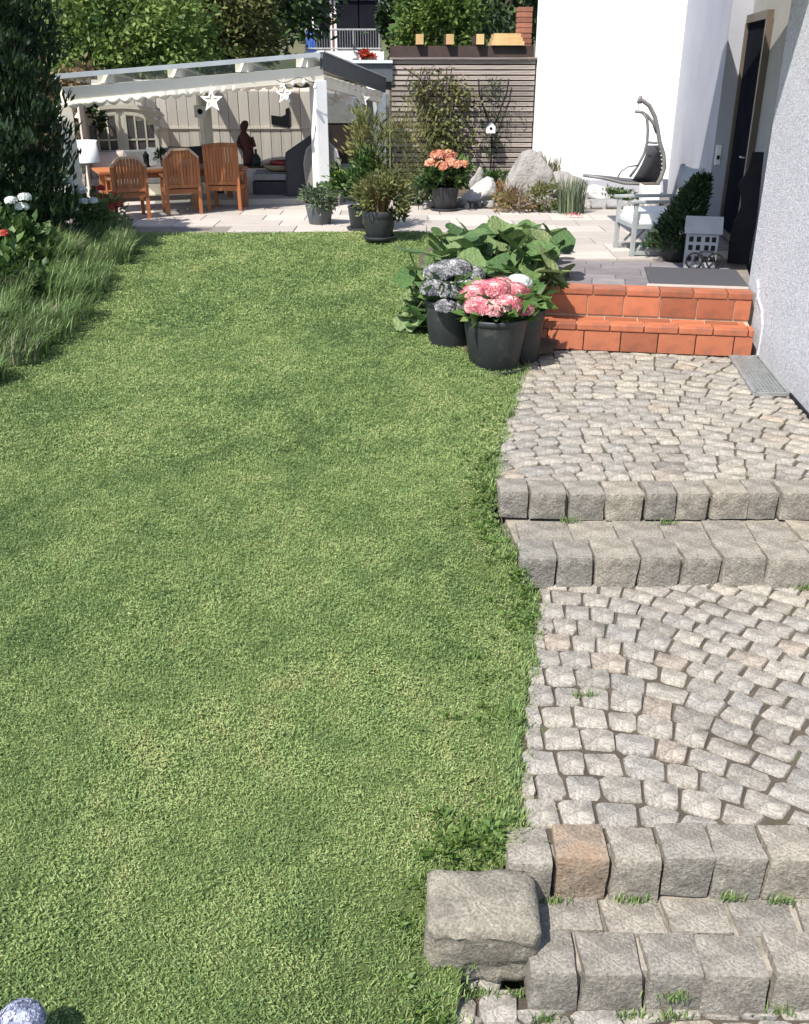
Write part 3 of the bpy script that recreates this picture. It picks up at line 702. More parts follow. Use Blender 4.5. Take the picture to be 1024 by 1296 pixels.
while yy < 19.0:
    dpt = .52 if yy < 13.4 else .56
    xx = -6.6 + random.uniform(0, .6)
    while xx < 4.9:
        wdt = random.choice((.62, .92))
        cx, cy = xx + wdt / 2, yy + dpt / 2; xx += wdt
        pts_in = all(bool(in_poly(np.array(a), np.array(b), terr_poly)) for a, b in ((cx - wdt * .42, cy - dpt * .4), (cx + wdt * .42, cy - dpt * .4), (cx + wdt * .42, cy + dpt * .4), (cx - wdt * .42, cy + dpt * .4)))
        if not pts_in: continue
        if dark_zone(cx, cy) or dark_zone(cx, cy - dpt / 2): continue
        link('paver', paver_mesh(wdt, dpt, M['paver'], ('b', wdt, dpt)), terr, (cx, cy, random.uniform(-.002, .002)), (random.uniform(-.003, .003), random.uniform(-.003, .003), 0)); n4 += 1
    yy += dpt
# grey pavers before the door, mixed sizes, square with the steps
RZ = -TH
b0 = .17
rows = [(.30, (.55, .34, .42, .30, .5)), (.20, (.3, .5, .34, .3, .42, .3)), (.38, (.48, .6, .36, .52, .3)), (.26, (.36, .3, .55, .4, .46)), (.22, (.5, .3, .42, .6, .36))]
for h, ws in rows:
    a = -2.12; i = 0
    while a < -.03:
        ww = min(ws[i % len(ws)], -.01 - a); i += 1
        p = R0 + tu * (a + ww / 2) + tv * (b0 + h / 2)
        if ww > .08: link('paver', paver_mesh(ww, h, M['paver_dark'], ('d', round(ww, 3), h)), terr, (p.x, p.y, -.001), (0, 0, RZ))
        a += ww
    b0 += h

# terracotta steps, local x along the edge (right end at 0), y up the steps
st = thing('tiled_steps', None, None, R0, RZ); tag(st, kind='structure')
RISE, TREAD, SW = .28, .36, 2.17
mb = MB()
mb.box((-SW / 2, .06, -.31), (SW - .02, .22, .56)); mb.box((-SW / 2, -.20, -.44), (SW - .02, .30, .285))
mb.build('steps_core', M['grout'], st)
tm = {}
def tile(size, loc, bev=.006):
    k = tuple(round(q, 3) for q in size)
    if k not in tm:
        b = MB(); b.box((0, 0, 0), size); tm[k] = b.mesh('tile', M['terra'], bevel=bev)
    link('tile', tm[k], st, loc)
tw = .362
for lvl in range(2):
    zt = -RISE * lvl; yf = -TREAD * lvl
    a = -SW; first = tw * (.55 if lvl == 0 else .5)
    k = 0
    while a < -.02:
        ww = min(first if k == 0 else tw, -a)
        tile((ww - .010, .016, RISE - .085), (a + ww / 2, yf - .050 - .006, zt - .072 - (RISE - .085) / 2), .004)
        a += ww; k += 1
    a = -SW; k = 0; nw = .33
    off = nw * (.85 if lvl == 0 else .4)
    while a < -.02:
        ww = min(off if k == 0 else nw, -a)
        tile((ww - .009, .20, .066), (a + ww / 2, yf + .0 + .026, zt - .032), .010)        # rounded nosing tile
        if lvl == 1: tile((ww - .012, .17, .03), (a + ww / 2 - .05, yf + .205, zt - .020), .004)
        else: tile((ww - .012, .055, .03), (a + ww / 2 - .05, yf + .145, zt - .018), .004)
        a += ww; k += 1

# bed soil under the large-leaved plant
bz = [(x, y, float(lawn_z(x, y)) + .03) for x, y in BED]
mb = MB(); cc = (.85, 10.8, -.12); mb.add(bz + [cc], [(i, (i + 1) % len(bz), len(bz)) for i in range(len(bz))])
tag(mb.build('flower_bed', M['soil']), kind='structure')

# ------------------------------------------------------------------ house
hs = thing('house', 'white rendered house with grey side wall and recessed dark doorway', 'house', (3.54, 9.9, 0))
H0 = Vector((3.54, 9.9, 0))
def wallbox(name, a, b, th, z0, z1, mat, parent=hs, side=1, bev=0):
    """wall along a->b, thickness to the right of the direction"""
    a, b = Vector((a[0], a[1], 0)), Vector((b[0], b[1], 0)); d = (b - a).normalized(); n = Vector((d.y, -d.x, 0)) * side
    ol = [a, b, b + n * th, a + n * th]; m_ = MB()
    m_.prism([((p - H0).x, (p - H0).y) for p in ol], z0, z1); return m_.build(name, mat, parent, bevel=bev)
HT = 5.2
near0 = (WALL_X(4.6), 4.6); N = (WALL_X(9.9), 9.9)
Fc = (FAC(13.4), 13.4); Wc = (4.95, 18.8)
wallbox('stucco_wall', near0, N, .55, -2.0, HT, M['stucco'], bev=.012)
nb = Vector((N[0] + .60, N[1] - .02, 0)); fb = Vector((Fc[0] + .26, 13.4, 0))
wallbox('recess_wall', (N[0] + .30, N[1] + .002), (Fc[0] + .262, 13.4), .3, -.4, HT, M['recess'])
wallbox('grey_wall', Fc, (Wc[0] - .001, Wc[1] + .002), .26, -.4, HT, M['stucco_smooth'])
wallbox('white_wall', (2.40, 18.80), (Wc[0], 18.80), .5, -.4, HT, M['white_wall'], side=-1)
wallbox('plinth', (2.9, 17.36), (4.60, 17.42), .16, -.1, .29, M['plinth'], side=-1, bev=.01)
# door in the recess: frame, dark leaf, handle
d_dir = (fb - Vector((N[0] + .30, N[1], 0))).normalized(); d_n = Vector((-d_dir.y, d_dir.x, 0))
def rec(y): return Vector((N[0] + .30, N[1], 0)) + d_dir * ((y - N[1]) / d_dir.y)
mb = MB(); a_, b_ = rec(12.05), rec(13.30)
for p in (a_, b_): mb.box(tuple(p - H0 + d_n * .03 + Vector((0, 0, 1.28))), (.09, .09, 2.52), RZ)
mb.beam(a_ - H0 + d_n * .03 + Vector((0, 0, 2.585)), b_ - H0 + d_n * .03 + Vector((0, 0, 2.585)), .09, .09)
mb.beam(a_ - H0 + d_n * .035 + Vector((0, 0, .06)), b_ - H0 + d_n * .035 + Vector((0, 0, .06)), .08, .08)
mb.build('door_frame', M['brown_frame'], hs)
mb = MB(); mb.beam((a_ + b_) / 2 - d_dir * .57 - H0 + d_n * .025 + Vector((0, 0, 1.3)), (a_ + b_) / 2 + d_dir * .57 - H0 + d_n * .025 + Vector((0, 0, 1.3)), .04, 2.45)
dr = mb.build('door', M['dark_glass'], hs)
mb = MB(); hb = a_ + d_dir * .16 - H0 + d_n * .10 + Vector((0, 0, 1.05))
mb.tube([hb - d_n * .07, hb, hb + d_dir * .12], .012, 8); mb.build('handle', M['grey_metal'], dr, True)
# roof with eaves over both walls
mb = MB()
mb.prism([((x - 3.54), (y - 9.9)) for x, y in ((near0[0] - .42, 4.4), (N[0] - .42, 9.9), (Wc[0] - .40, 18.78), (2.4, 18.5), (2.4, 24), (12, 24), (12, 4.4))], HT, HT + .25)
mb.build('roof', M['dark_wood'], hs)
mb = MB(); mb.box((-.80, 1.2, 3.12), (2.0, 4.2, .12)); mb.build('added_shade_canopy', M['white_paint'], hs, bevel=.01)  # unseen canopy, added to cast shade into the door recess
# white stepped skirting beside the tile steps
def step_profile():
    pr = [(-.62, -.60), (-.40, -.60), (-.40, -.25), (-.06, -.02), (-.06, .07), (.42, .07)]
    mb_ = MB()
    pts = [R0 + tv * y + Vector((0, 0, z)) + tu * (-.02) for y, z in ((-.40, -.56), (-.40, -.24), (-.30, -.12), (-.06, -.03), (-.05, .04), (.04, .11))]
    pts = [Vector((WALL_X(p.y) - .006, p.y, p.z)) for p in pts]
    for i in range(len(pts) - 1): mb_.beam(pts[i] - H0, pts[i + 1] - H0,   .018, .02, up=(0.2, 0, 1) if abs((pts[i+1]-pts[i]).normalized().z) < .95 else (0, 1, 0))
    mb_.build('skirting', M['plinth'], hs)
step_profile()
mb = MB(); mb.beam(Vector((WALL_X(5) - .008, 5.0, Z_P1 - .0)) - H0, Vector((WALL_X(9.1) - .008, 9.08, Z_P1)) - H0, .02, .05); mb.build('base_seal', M['black_metal'], hs)
# light switch beside the door on the end of the recess
sw = D(917, 196, 13.4)
mb = MB(); mb.box((0, -.012, 0), (.07, .022, .25)); o = mb.build('bell_panel', M['white_paint'], hs, bevel=.006)
o.location = Vector((4.155, 13.398, sw.z)) - H0
mb = MB(); mb.box((0, -.027, -.03), (.035, .01, .05)); o2 = mb.build('button', M['black_metal'], o)

# ------------------------------------------------------------------ drain grate
zz = Z_P1 + .004
q = [G(924, 452, zz), G(960, 453, zz), G(998, 500, zz), G(955, 500, zz)]
gc = sum(q, Vector()) / 4
dg = thing('drain_grate', 'galvanised drain grate set in the cobbles by the stucco wall', 'drain grate', gc)
mb = MB(); qq = [p - gc for p in q]
for i in range(4): mb.beam(qq[i] + Vector((0, 0, .008)), qq[(i + 1) % 4] + Vector((0, 0, .008)), .03, .03)
mb.build('frame', M['galv'], dg)
mb = MB(); mb.add([p + Vector((0, 0, -.012)) for p in qq], [(0, 3, 2, 1)]); mb.build('pit', M['black_metal'], dg)
mb = MB()
for i in range(1, 26):
    t = i / 26; mb.beam(qq[0].lerp(qq[3], t) + Vector((0, 0, .004)), qq[1].lerp(qq[2], t) + Vector((0, 0, .004)), .012, .016)
for i in range(1, 9):
    t = i / 9; mb.beam(qq[0].lerp(qq[1], t) + Vector((0, 0, .005)), qq[3].lerp(qq[2], t) + Vector((0, 0, .005)), .008, .016)
mb.build('grid', M['galv'], dg)

# ------------------------------------------------------------------ pots and plants
def pot_parts(root, r0, r1, h, mat, rim=.03, saucer=None, name='pot'):
    mb = MB()
    mb.lathe([(r0 * .95, 0), (r0, .01), (r1 * .955, h - rim * 1.5), (r1 * .96, h - rim * 1.2), (r1, h - rim), (r1, h - .008), (r1 * .985, h), (r1 * .93, h), (r1 * .91, h - .03), (r1 * .90, h - .05)], 36)
    mb.build(name, mat, root, True)
    mb = MB(); mb.lathe([(0.01, h - .05), (r1 * .905, h - .052)], 24, close=False); mb.build('potting_soil', M['soil'], root)
    if saucer:
        mb = MB(); mb.lathe([(saucer * .9, -.0), (saucer, .035), (saucer * .97, .04), (saucer * .93, .015), (.02, .012)], 32, close=False)
        mb.build('saucer', mat, root, True)
def flower_head(root, loc, r, mat, n=260, flat=.6, petal=.04, name='flower_head'):
    d = sphere_pts(n); d[:, 2] = np.abs(d[:, 2]) * 1.15 - .15; d = nrm(d)
    P = d * np.array([r, r, r * flat]) * (.86 + .14 * rng.random((n, 1)))
    tang = nrm(np.cross(d, rng.normal(size=(n, 3))))
    T = .5 + .35 * (vnoise(d[:, 0] + 3, d[:, 1] + 3, 3, int(abs(loc[0]) * 50) % 40) - .5) * 2 + rng.normal(size=n) * .28
    # florets: four petals each
    a = rng.uniform(0, pi / 2, n); b2 = np.cross(d, tang)
    PP, DD, NN, TT = [], [], [], []
    for q in range(4):
        ang = a + q * pi / 2; dv = tang * np.cos(ang)[:, None] + b2 * np.sin(ang)[:, None]
        PP.append(P); DD.append(nrm(dv + d * .25)); NN.append(d); TT.append(T)
    me = leaf_mesh(name, np.concatenate(PP), np.concatenate(DD), petal, petal * .95, np.concatenate(TT), mat, np.concatenate(NN), .1)
    return link(name, me, root, loc)
def hydrangea(loc, label, r0, r1, h, mat, heads, petal, saucer=None, leafmat_=None, leafn=260, group=None, leafL=.17):
    t = thing('potted_hydrangea', label, 'potted plant', loc, random.uniform(0, 6), group)
    t.rotation_euler = (0, 0, 0)
    pot_parts(t, r0, r1, h, M['pot'], .045, saucer)
    n = leafn; a = rng.uniform(0, 2 * pi, n); rr = r1 * (.25 + .85 * rng.random(n)); e = rng.uniform(-.3, .7, n)
    P = np.stack([rr * .8 * np.cos(a), rr * .8 * np.sin(a), h - .02 + .20 * rng.random(n)], 1)
    Dv = np.stack([np.cos(a) * np.cos(e), np.sin(a) * np.cos(e), np.sin(e)], 1)
    link('foliage', leaf_mesh('foliage', P, Dv, leafL * (.6 + .6 * rng.random(n)), leafL * .6 * (.7 + .5 * rng.random(n)), rng.random(n), leafmat_ or M['leaf_big']), t)
    mb = MB()
    for (x, y, z, r) in heads:
        mb.tube([(x * .3, y * .3, h - .05), (x * .8, y * .8, h + (z - h) * .6), (x, y, z)], [.009, .007, .006], 6)
    mb.build('stem', M['leaf_mid_stem'], t, True)
    for (x, y, z, r) in heads: flower_head(t, (x, y, z), r, mat, int(900 * r * r / .012 * (.03 / petal) ** 2) + 50, .62, petal)
    return t
M['leaf_mid_stem'] = pm('green_stem', (0.09, 0.13, 0.04), None, 8, 0.6)
pz = lambda x, y: float(np.interp(y, [8.3, 9.5], [Z_P1 + .0, Z_P1 + .03]))
random.seed(3)
p = G(622, 458, Z_P1 + .0)
hydrangea((p.x, 8.72, Z_P1 + .012), 'largest black pot of pink hydrangeas in front of the tiled steps', .225, .305, .50, M['fl_pink'],
          [(-.17, -.14, .61, .135), (-.05, -.20, .60, .13), (.09, -.17, .63, .135), (.22, -.10, .58, .115), (-.20, .04, .68, .13), (-.02, .0, .73, .15), (.16, .05, .70, .13), (.05, .18, .72, .13), (.24, .16, .66, .10), (-.12, .2, .70, .12)], .033, .30, leafn=280)
p = G(570, 436, Z_P1 + .05)
hydrangea((.44, 9.12, -.50), 'black pot of grey-blue hydrangeas left of the pink ones', .19, .25, .52, M['fl_grey'],
          [(-.16, -.10, .63, .13), (.0, -.16, .62, .13), (.15, -.08, .64, .12), (-.12, .08, .74, .14), (.06, .06, .78, .15), (.20, .10, .72, .13), (-.02, .2, .76, .13), (-.05, -.26, .50, .10), (.10, -.24, .48, .09)], .032, .235, leafn=160)
hydrangea((1.12, 9.02, Z_P1 + .012), 'black pot half hidden behind the pink hydrangeas with cream blooms', .17, .235, .50, M['fl_cream'] if 'fl_cream' in M else M['fl_white'],
          [(-.05, -.05, .74, .12), (-.16, .05, .70, .11)], .035, None, leafn=120)

# large round-leaved plant beside the steps: each leaf its own object
def big_leaf(seed):
    random.seed(seed); n = 20; vs = [(0, 0, 0)]; fs = []
    for ring, rr in ((1, .55), (2, 1.0)):
        for i in range(n):
            a = 2 * pi * i / n; k = 1.0
            d_ = abs(((a + pi / 2 + pi) % (2 * pi)) - pi)
            k -= .42 * math.exp(-(d_ / .32) ** 2)
            wob = 1 + (.05 * sin(a * 3 + seed) + .03 * sin(a * 6 + seed * 2)) * (ring - .8)
            r = rr * k * wob; z = (.22 * rr ** 2 - .05) + .07 * sin(a * 3 + seed) * (ring - 1) - .25 * max(0, sin(a)) * rr ** 2
            vs.append((r * cos(a) * .95, r * sin(a) * 1.1 + .12, z))
    for i in range(n):
        j = (i + 1) % n; fs.append((0, 1 + i, 1 + j)); fs.append((1 + i, 1 + n + i, 1 + n + j, 1 + j))
    me = bpy.data.meshes.new('leaf'); me.from_pydata(vs, [], fs); me.materials.append(M['leaf_each'])
    me.polygons.foreach_set('use_smooth', [True] * len(fs)); return me
def leaf_each():
    m, nt, p = nodes('big_leaf'); p.inputs['Roughness'].default_value = .42; p.inputs['Specular IOR Level'].default_value = .35
    oi = nt.nodes.new('ShaderNodeObjectInfo')
    c = ramp(nt, oi.outputs['Random'], [(0, (0.045, 0.10, 0.028)), (.5, (0.095, 0.165, 0.05)), (.85, (0.16, 0.225, 0.085)), (1, (0.22, 0.26, 0.12))])
    c = mixc(nt, c, ramp(nt, noise_tex(nt, 3.0, 4, .6), [(.3, (.75, .78, .75)), (.7, (1.25, 1.2, 1.2))]), 1.0, 'MULTIPLY')
    nt.links.new(c, p.inputs['Base Color']); bump(nt, p, noise_tex(nt, 4.5, 3, .6), .5, .12)
    t = nt.nodes.new('ShaderNodeBsdfTranslucent'); nt.links.new(c, t.inputs[0])
    mx = nt.nodes.new('ShaderNodeMixShader'); mx.inputs[0].default_value = .22
    nt.links.new(p.outputs[0], mx.inputs[1]); nt.links.new(t.outputs[0], mx.inputs[2]); nt.links.new(mx.outputs[0], nt.nodes['Material Output'].inputs[0]); return m
M['leaf_each'] = leaf_each()
pl = thing('broad_leaved_plant', 'large green round-leaved plant sprawling left of the tiled steps', 'plant', (.85, 10.9, -.1))
lm = [big_leaf(s_) for s_ in (1, 2, 3, 4)]
stm = MB(); random.seed(21)
spots = []
# (pixel x, pixel y, world Y) of leaf centres over the mound
for i in range(200):
    ring = random.random()
    if i < 145: px_ = random.uniform(548, 712); py_ = random.uniform(288, 352) + (10 if px_ < 570 else 0) + max(0, (px_ - 690)) * .5; yy_ = random.uniform(10.0, 12.2) - (py_ - 290) / 60 * .9
    else: px_ = random.uniform(508, 585); py_ = random.uniform(318, 432); yy_ = random.uniform(9.5, 10.3) - (py_ - 320) / 110 * .35
    spots.append((px_, py_, max(yy_, 9.4)))
for (px_, py_, yy_) in spots:
    P = D(px_, py_, yy_); gzv = float(lawn_z(min(P.x, .6), yy_)) if P.x < 1 else -.1
    z = max(P.z, gzv + .08)
    r = random.uniform(.105, .185) * (1.0 if px_ > 560 else .9)
    o = link('leaf', lm[random.randrange(4)], pl, (P.x - .85, P.y - 10.9, z + .1), (random.uniform(-.2, .95), random.uniform(-.6, .6), random.uniform(-2.2, 2.2)), (r, r, r))
    stm.tube([(P.x * .75 + .85 * .25 - .85, (P.y * .8 + 10.9 * .2) - 10.9, min(gzv, -.05) + .08), (P.x * .93 + .06 - .85, P.y - 10.9, z * .6 + .0 + .1), (P.x - .85, P.y - 10.9, z + .09)], [.012, .010, .008], 5, False)
so = stm.build('stalk', M['leaf_mid_stem'], pl, True); so['kind'] = 'stuff'

# pots on the terrace
def bush_pot(loc, label, r0, r1, h, pmat, rim, saucer, meshes):
    t = thing('potted_plant', label, 'potted plant', loc)
    pot_parts(t, r0, r1, h, pmat, rim, saucer)
    for nm, me, l in meshes: link(nm, me, t, l)
    return t
pa = G(405, 283)
bush_pot(pa, 'low grey pot with a small round evergreen bush by the pergola post', .155, .21, .29, M['pot_grey'], .02, None,
         [('foliage', bush_mesh('foliage', M['leaf_grey'], 1700, (.23, .22, .17), 20, .2, .065, .028), (0.01, 0, .34))])
pb = G(456, 291)
bush_pot(pb, 'dark pot with a tall loose green shrub behind the grass pot', .13, .17, .32, M['pot'], .02, .19,
         [('foliage', bush_mesh('foliage', M['leaf_mid'], 1500, (.30, .30, .38), 22, .2, .10, .05, up=.6), (.02, 0, .58)),
          ('upper_foliage', bush_mesh('upper_foliage', M['leaf_olive'], 750, (.27, .26, .52), 16, .2, .11, .03, up=1.2), (.14, .1, 1.0))])
pc = G(480, 302)
n = 420; az = rng.uniform(0, 2 * pi, n)
bush_pot(pc, 'dark wide pot of brown and green grasses at the edge of the lawn', .165, .225, .36, M['pot'], .07, .215,
         [('foliage', blade_mesh('foliage', np.stack([.14 * np.cos(az) * rng.random(n), .14 * np.sin(az) * rng.random(n), np.full(n, .31)], 1), az, rng.uniform(.22, .55, n), .014, rng.uniform(.3, 1.5, n), rng.random(n), M['leaf_brown'], 4), (0, 0, 0)),
          ('leafy_stems', bush_mesh('leafy_stems', M['leaf_olive'], 1500, (.30, .28, .26), 18, .2, .09, .03, up=.4), (.05, 0, .52)),
          ('trailing_stem', bush_mesh('trailing_stem', M['leaf_dark'], 160, (.07, .06, .10), 6, .3, .07, .04), (.27, -.05, .36))])
pd = G(563, 266)
t = bush_pot(pd, 'black pot of salmon orange flowers before the wooden screen', .165, .225, .36, M['pot'], .03, .24,
         [('foliage', bush_mesh('foliage', M['leaf_mid'], 1500, (.33, .30, .20), 20, .2, .12, .07), (.0, 0, .50))])
for i in range(17):
    a = rng.uniform(0, 2 * pi); r = .32 * sqrt(rng.random()); flower_head(t, (r * cos(a), r * sin(a), .60 + .22 * (1 - (r / .34) ** 2) * rng.random() + .06), rng.uniform(.06, .10), M['fl_orange'], 40, .7, .05)
pr = D(628, 244, 17.0)
bush_pot((pr.x, 17.0, .10), 'small red clay pot with a green plant between the boulders', .09, .13, .20, M['pot_clay'], .03, None,
         [('foliage', bush_mesh('foliage', M['leaf_mid'], 420, (.20, .18, .09), 12, .2, .10, .03), (0, 0, .25))])

# boulders
def boulder(label, loc, size, mat, seed, peak=0.0, sub=4, name='boulder'):
    bm = bmesh.new(); bmesh.ops.create_icosphere(bm, subdivisions=sub, radius=1)
    off = Vector((seed * 5.1, seed * 2.3, seed * 7.7))
    random.seed(seed)
    planes = [(Vector((random.gauss(0, 1), random.gauss(0, 1), random.gauss(0, .8))).normalized(), random.uniform(.55, .85)) for _ in range(11)]
    for v in bm.verts:
        p = v.co.copy()
        for nn, d in planes:
            e = p.dot(nn) - d
            if e > 0: p -= nn * e * .9
        p += p.normalized() * (.16 * noise.noise(p * 1.6 + off) + .06 * noise.noise(p * 4 + off) + .03 * noise.noise(p * 9 + off))
        if peak and p.z > 0: p.x *= 1 - peak * p.z; p.y *= 1 - peak * p.z
        v.co = Vector((p.x * size[0], p.y * size[1], p.z * size[2]))
    me = bpy.data.meshes.new(name); bm.to_mesh(me); bm.free(); me.materials.append(mat)
    me.polygons.foreach_set('use_smooth', [True] * len(me.polygons))
    return tag(link(name, me, None, loc), label, 'boulder')
b = D(672, 240, 16.8); boulder('tall grey pointed boulder in front of the wooden screen', (b.x, 16.8, .22), (.46, .42, .64), M['boulder'], 3, .40)
b = D(612, 250, 16.2); boulder('low white marbled boulder left of the red clay pot', (b.x, 16.25, .16), (.36, .30, .28), M['boulder_pale'], 6, .1)
b = D(604, 235, 17.1); boulder('small white pointed stone standing behind the low white boulder', (b.x, 17.0, .26), (.20, .18, .30), M['boulder'], 9, .45, 3)
b = D(715, 255, 16.6); boulder('broad grey boulder right of the tall pointed one', (b.x, 16.7, .16), (.52, .42, .34), M['boulder'], 12, .1)
b = D(768, 250, 16.4); boulder('flat pale boulder beside the low plinth wall', (b.x - .05, 16.5, .08), (.50, .34, .24), M['boulder_pale'], 14, 0)
b = D(745, 262, 16.0); boulder('dark slate slab lying at the edge of the rockery', (b.x + .3, 16.05, .03), (.55, .3, .10), M['slate'], 17, 0, 3)
# rockery soil and gravel
rk = [(.75, 15.9), (2.2, 15.65), (3.6, 15.75), (4.3, 16.1), (4.5, 17.3), (3.0, 18.7), (1.4, 18.9), (.2, 18.9), (.0, 16.8)]
mb = MB(); mb.add([(x, y, .012) for x, y in rk] + [(2.0, 17.3, .16)], [(i, (i + 1) % len(rk), len(rk)) for i in range(len(rk))]); tag(mb.build('rockery_bed', M['soil']), kind='structure')
def scatter_stones():
    mb_ = MB(); random.seed(33)
    for i in range(150):
        x = random.uniform(.3, 4.1); y = random.uniform(15.75, 16.5)
        r = random.uniform(.02, .075); bm_ = [(cos(a) * r * random.uniform(.7, 1.2), sin(a) * r * random.uniform(.6, 1.1)) for a in [k * pi / 3 for k in range(6)]]
        vs = [(x + p_[0], y + p_[1], .0) for p_ in bm_] + [(x + p_[0] * .8, y + p_[1] * .8, .05 + r * .7) for p_ in bm_] + [(x, y, .06 + r * .9)]
        mb_.add(vs, [(k, (k + 1) % 6, 6 + (k + 1) % 6, 6 + k) for k in range(6)] + [(6 + k, 6 + (k + 1) % 6, 12) for k in range(6)])
    o = mb_.build('rockery_gravel', M['boulder'], None, True); tag(o, 'small loose stones scattered along the front of the rockery', 'gravel', kind='stuff')
scatter_stones()
def grass_clump(label, loc, n, h, spread, mat, w_=.012, name='ornamental_grass', lean=(.05, .9), base=.10, cat='grass clump', group=None):
    az = rng.uniform(0, 2 * pi, n); r = base * np.sqrt(rng.random(n))
    P = np.stack([r * np.cos(az), r * np.sin(az), np.zeros(n)], 1)
    me = blade_mesh(name, P, az + rng.normal(size=n) * .5, h * rng.uniform(.55, 1.05, n), w_ * rng.uniform(.6, 1.3, n), rng.uniform(*lean, n), rng.random(n), mat, 4)
    return tag(link(name, me, None, loc), label, cat, group)
g_ = G(722, 270); grass_clump('tuft of tall green grass in front of the low plinth wall', g_, 240, .62, .2, M['leaf_mid_grass'] if 'leaf_mid_grass' in M else M['leaf_grey'], .016, lean=(.02, .55), base=.2)
b = D(694, 225, 17.6); grass_clump('pale feathery grass growing behind the tall boulder', (b.x, 17.6, .18), 200, .55, .2, M['leaf_olive'], .014, lean=(.05, .8), base=.2)
def plant(label, loc, mat, n, rad, L, W, K=14, name='rockery_plant', up=.5, cat='plant'):
    me = bush_mesh(name, mat, n, rad, K, .22, L, W, up=up)
    me.transform(Matrix.Translation((0, 0, rad[2] * .7)))
    return tag(link(name, me, None, loc), label, cat)
b = G(650, 268); plant('low brown and green rockery plant below the tall boulder', (b.x, b.y, .03), M['leaf_brown'], 520, (.28, .15, .20), .12, .02, 10)
b = G(686, 268); plant('ochre low plant in the rockery beside the grass tuft', (b.x, b.y, .03), M['leaf_olive'], 520, (.26, .15, .22), .09, .03, 12)
b = G(646, 262); plant('small bright green rosette at the foot of the tall boulder', (b.x - .1, b.y - .1, .03), M['leaf_bright'], 160, (.14, .1, .10), .10, .05, 6)
b = G(722, 276); plant('reddish low flowers at the foot of the grass tuft', (b.x, b.y, .0), M['fl_pink'], 60, (.18, .06, .03), .04, .02, 8)
b = G(775, 262); plant('dark green low cushion plant by the plinth wall', (b.x, b.y + .3, .03), M['leaf_mid'], 420, (.35, .16, .12), .08, .03, 12)

# ------------------------------------------------------------------ wooden screen with slats
fs_ = thing('slatted_screen', 'tall grey slatted wooden screen with a climbing plant', 'wooden screen', (D(495, 100, 19).x, 19.0, 0))
x0, x1 = D(495, 100, 19).x, D(677, 100, 19).x; ztop = D(590, 75, 19).z; fw = x1 - x0
nsl = 25; sh = ztop / nsl
random.seed(8)
for i in range(nsl):
    b = MB(); b.box((0, 0, 0), (fw + random.uniform(-.02, .0), .028, sh * .74)); link('slat', b.mesh('slat', M['old_wood'], bevel=.004), fs_, (fw / 2, random.uniform(-.006, .006), sh * (i + .5)), (random.uniform(-.08, .08), 0, random.uniform(-.002, .002)))
for xx in (0.03, fw * .5, fw - .03):
    b = MB(); b.box((xx, .06, ztop / 2), (.09, .09, ztop)); b.build('post', M['dark_wood'], fs_)
b = MB(); b.box((fw / 2, .05, ztop / 2), (fw - .02, .012, ztop - .06)); b.build('backing', M['dark_wood'], fs_)
b = MB(); b.box((fw / 2, 0, ztop + .015), (fw + .06, .12, .035)); b.build('cap', M['old_wood'], fs_)
# climbing plant
b0_ = D(560, 215, 18.8)
cl = thing('climbing_plant', 'leafy climber growing up the left half of the slatted screen', 'climbing plant', (b0_.x, 18.75, .1))
n = 1400; K = 44
cx_ = np.clip(rng.normal(size=K) * .27, -.75, .8); cz_ = rng.uniform(.1, 1.85, K); cx_ = cx_ * (1 - .30 * np.abs(cz_ - 1.1)) - .08 * (cz_ - 1)
k = rng.integers(0, K, n)
P = np.stack([cx_[k] + rng.normal(size=n) * .13, .0 + rng.random(n) * .17, cz_[k] + rng.normal(size=n) * .14], 1)
link('foliage', leaf_mesh('foliage', P, rng.normal(size=(n, 3)) + np.array([0, -.5, -.3]), .085 * (.6 + .7 * rng.random(n)), .06, (rng.random(K) * .5 + .2)[k] + rng.normal(size=n) * .2, M['leaf_olive']), cl)
mb = MB()
for i in range(9):
    x = rng.normal() * .12; pts = [(x, .12, 0)]
    for j in range(7): x += rng.normal() * .11; pts.append((x, .10 + .05 * rng.random(), .28 * (j + 1)))
    mb.tube(pts, .009, 5)
for i in range(12):
    x = -.75 + rng.random() * .5; z = 1.3 + rng.random() * .7; mb.tube([(x, .1, z), (x + .3, .08, z + .12 * rng.normal()), (x + .6, .08, z + .2 * rng.normal())], .005, 4)
mb.build('stem', M['bark'], cl)
# feathery yellow-green shrub in front of its left end
b = G(515, 262); tag(link('feathery_shrub', bush_mesh('feathery_shrub', M['leaf_feather'] if 'leaf_feather' in M else M['leaf_olive'], 1700, (.52, .35, .75), 34, .16, .11, .014, shell=.3, up=1.0), None, (b.x, 16.4, .75)), 'feathery yellow-green shrub between the pots and the wooden screen', 'shrub')
b = G(535, 258); plant('grey-green low plant beside the orange flower pot', (b.x, 16.3, .02), M['leaf_grey'], 500, (.28, .2, .22), .10, .05, 12)
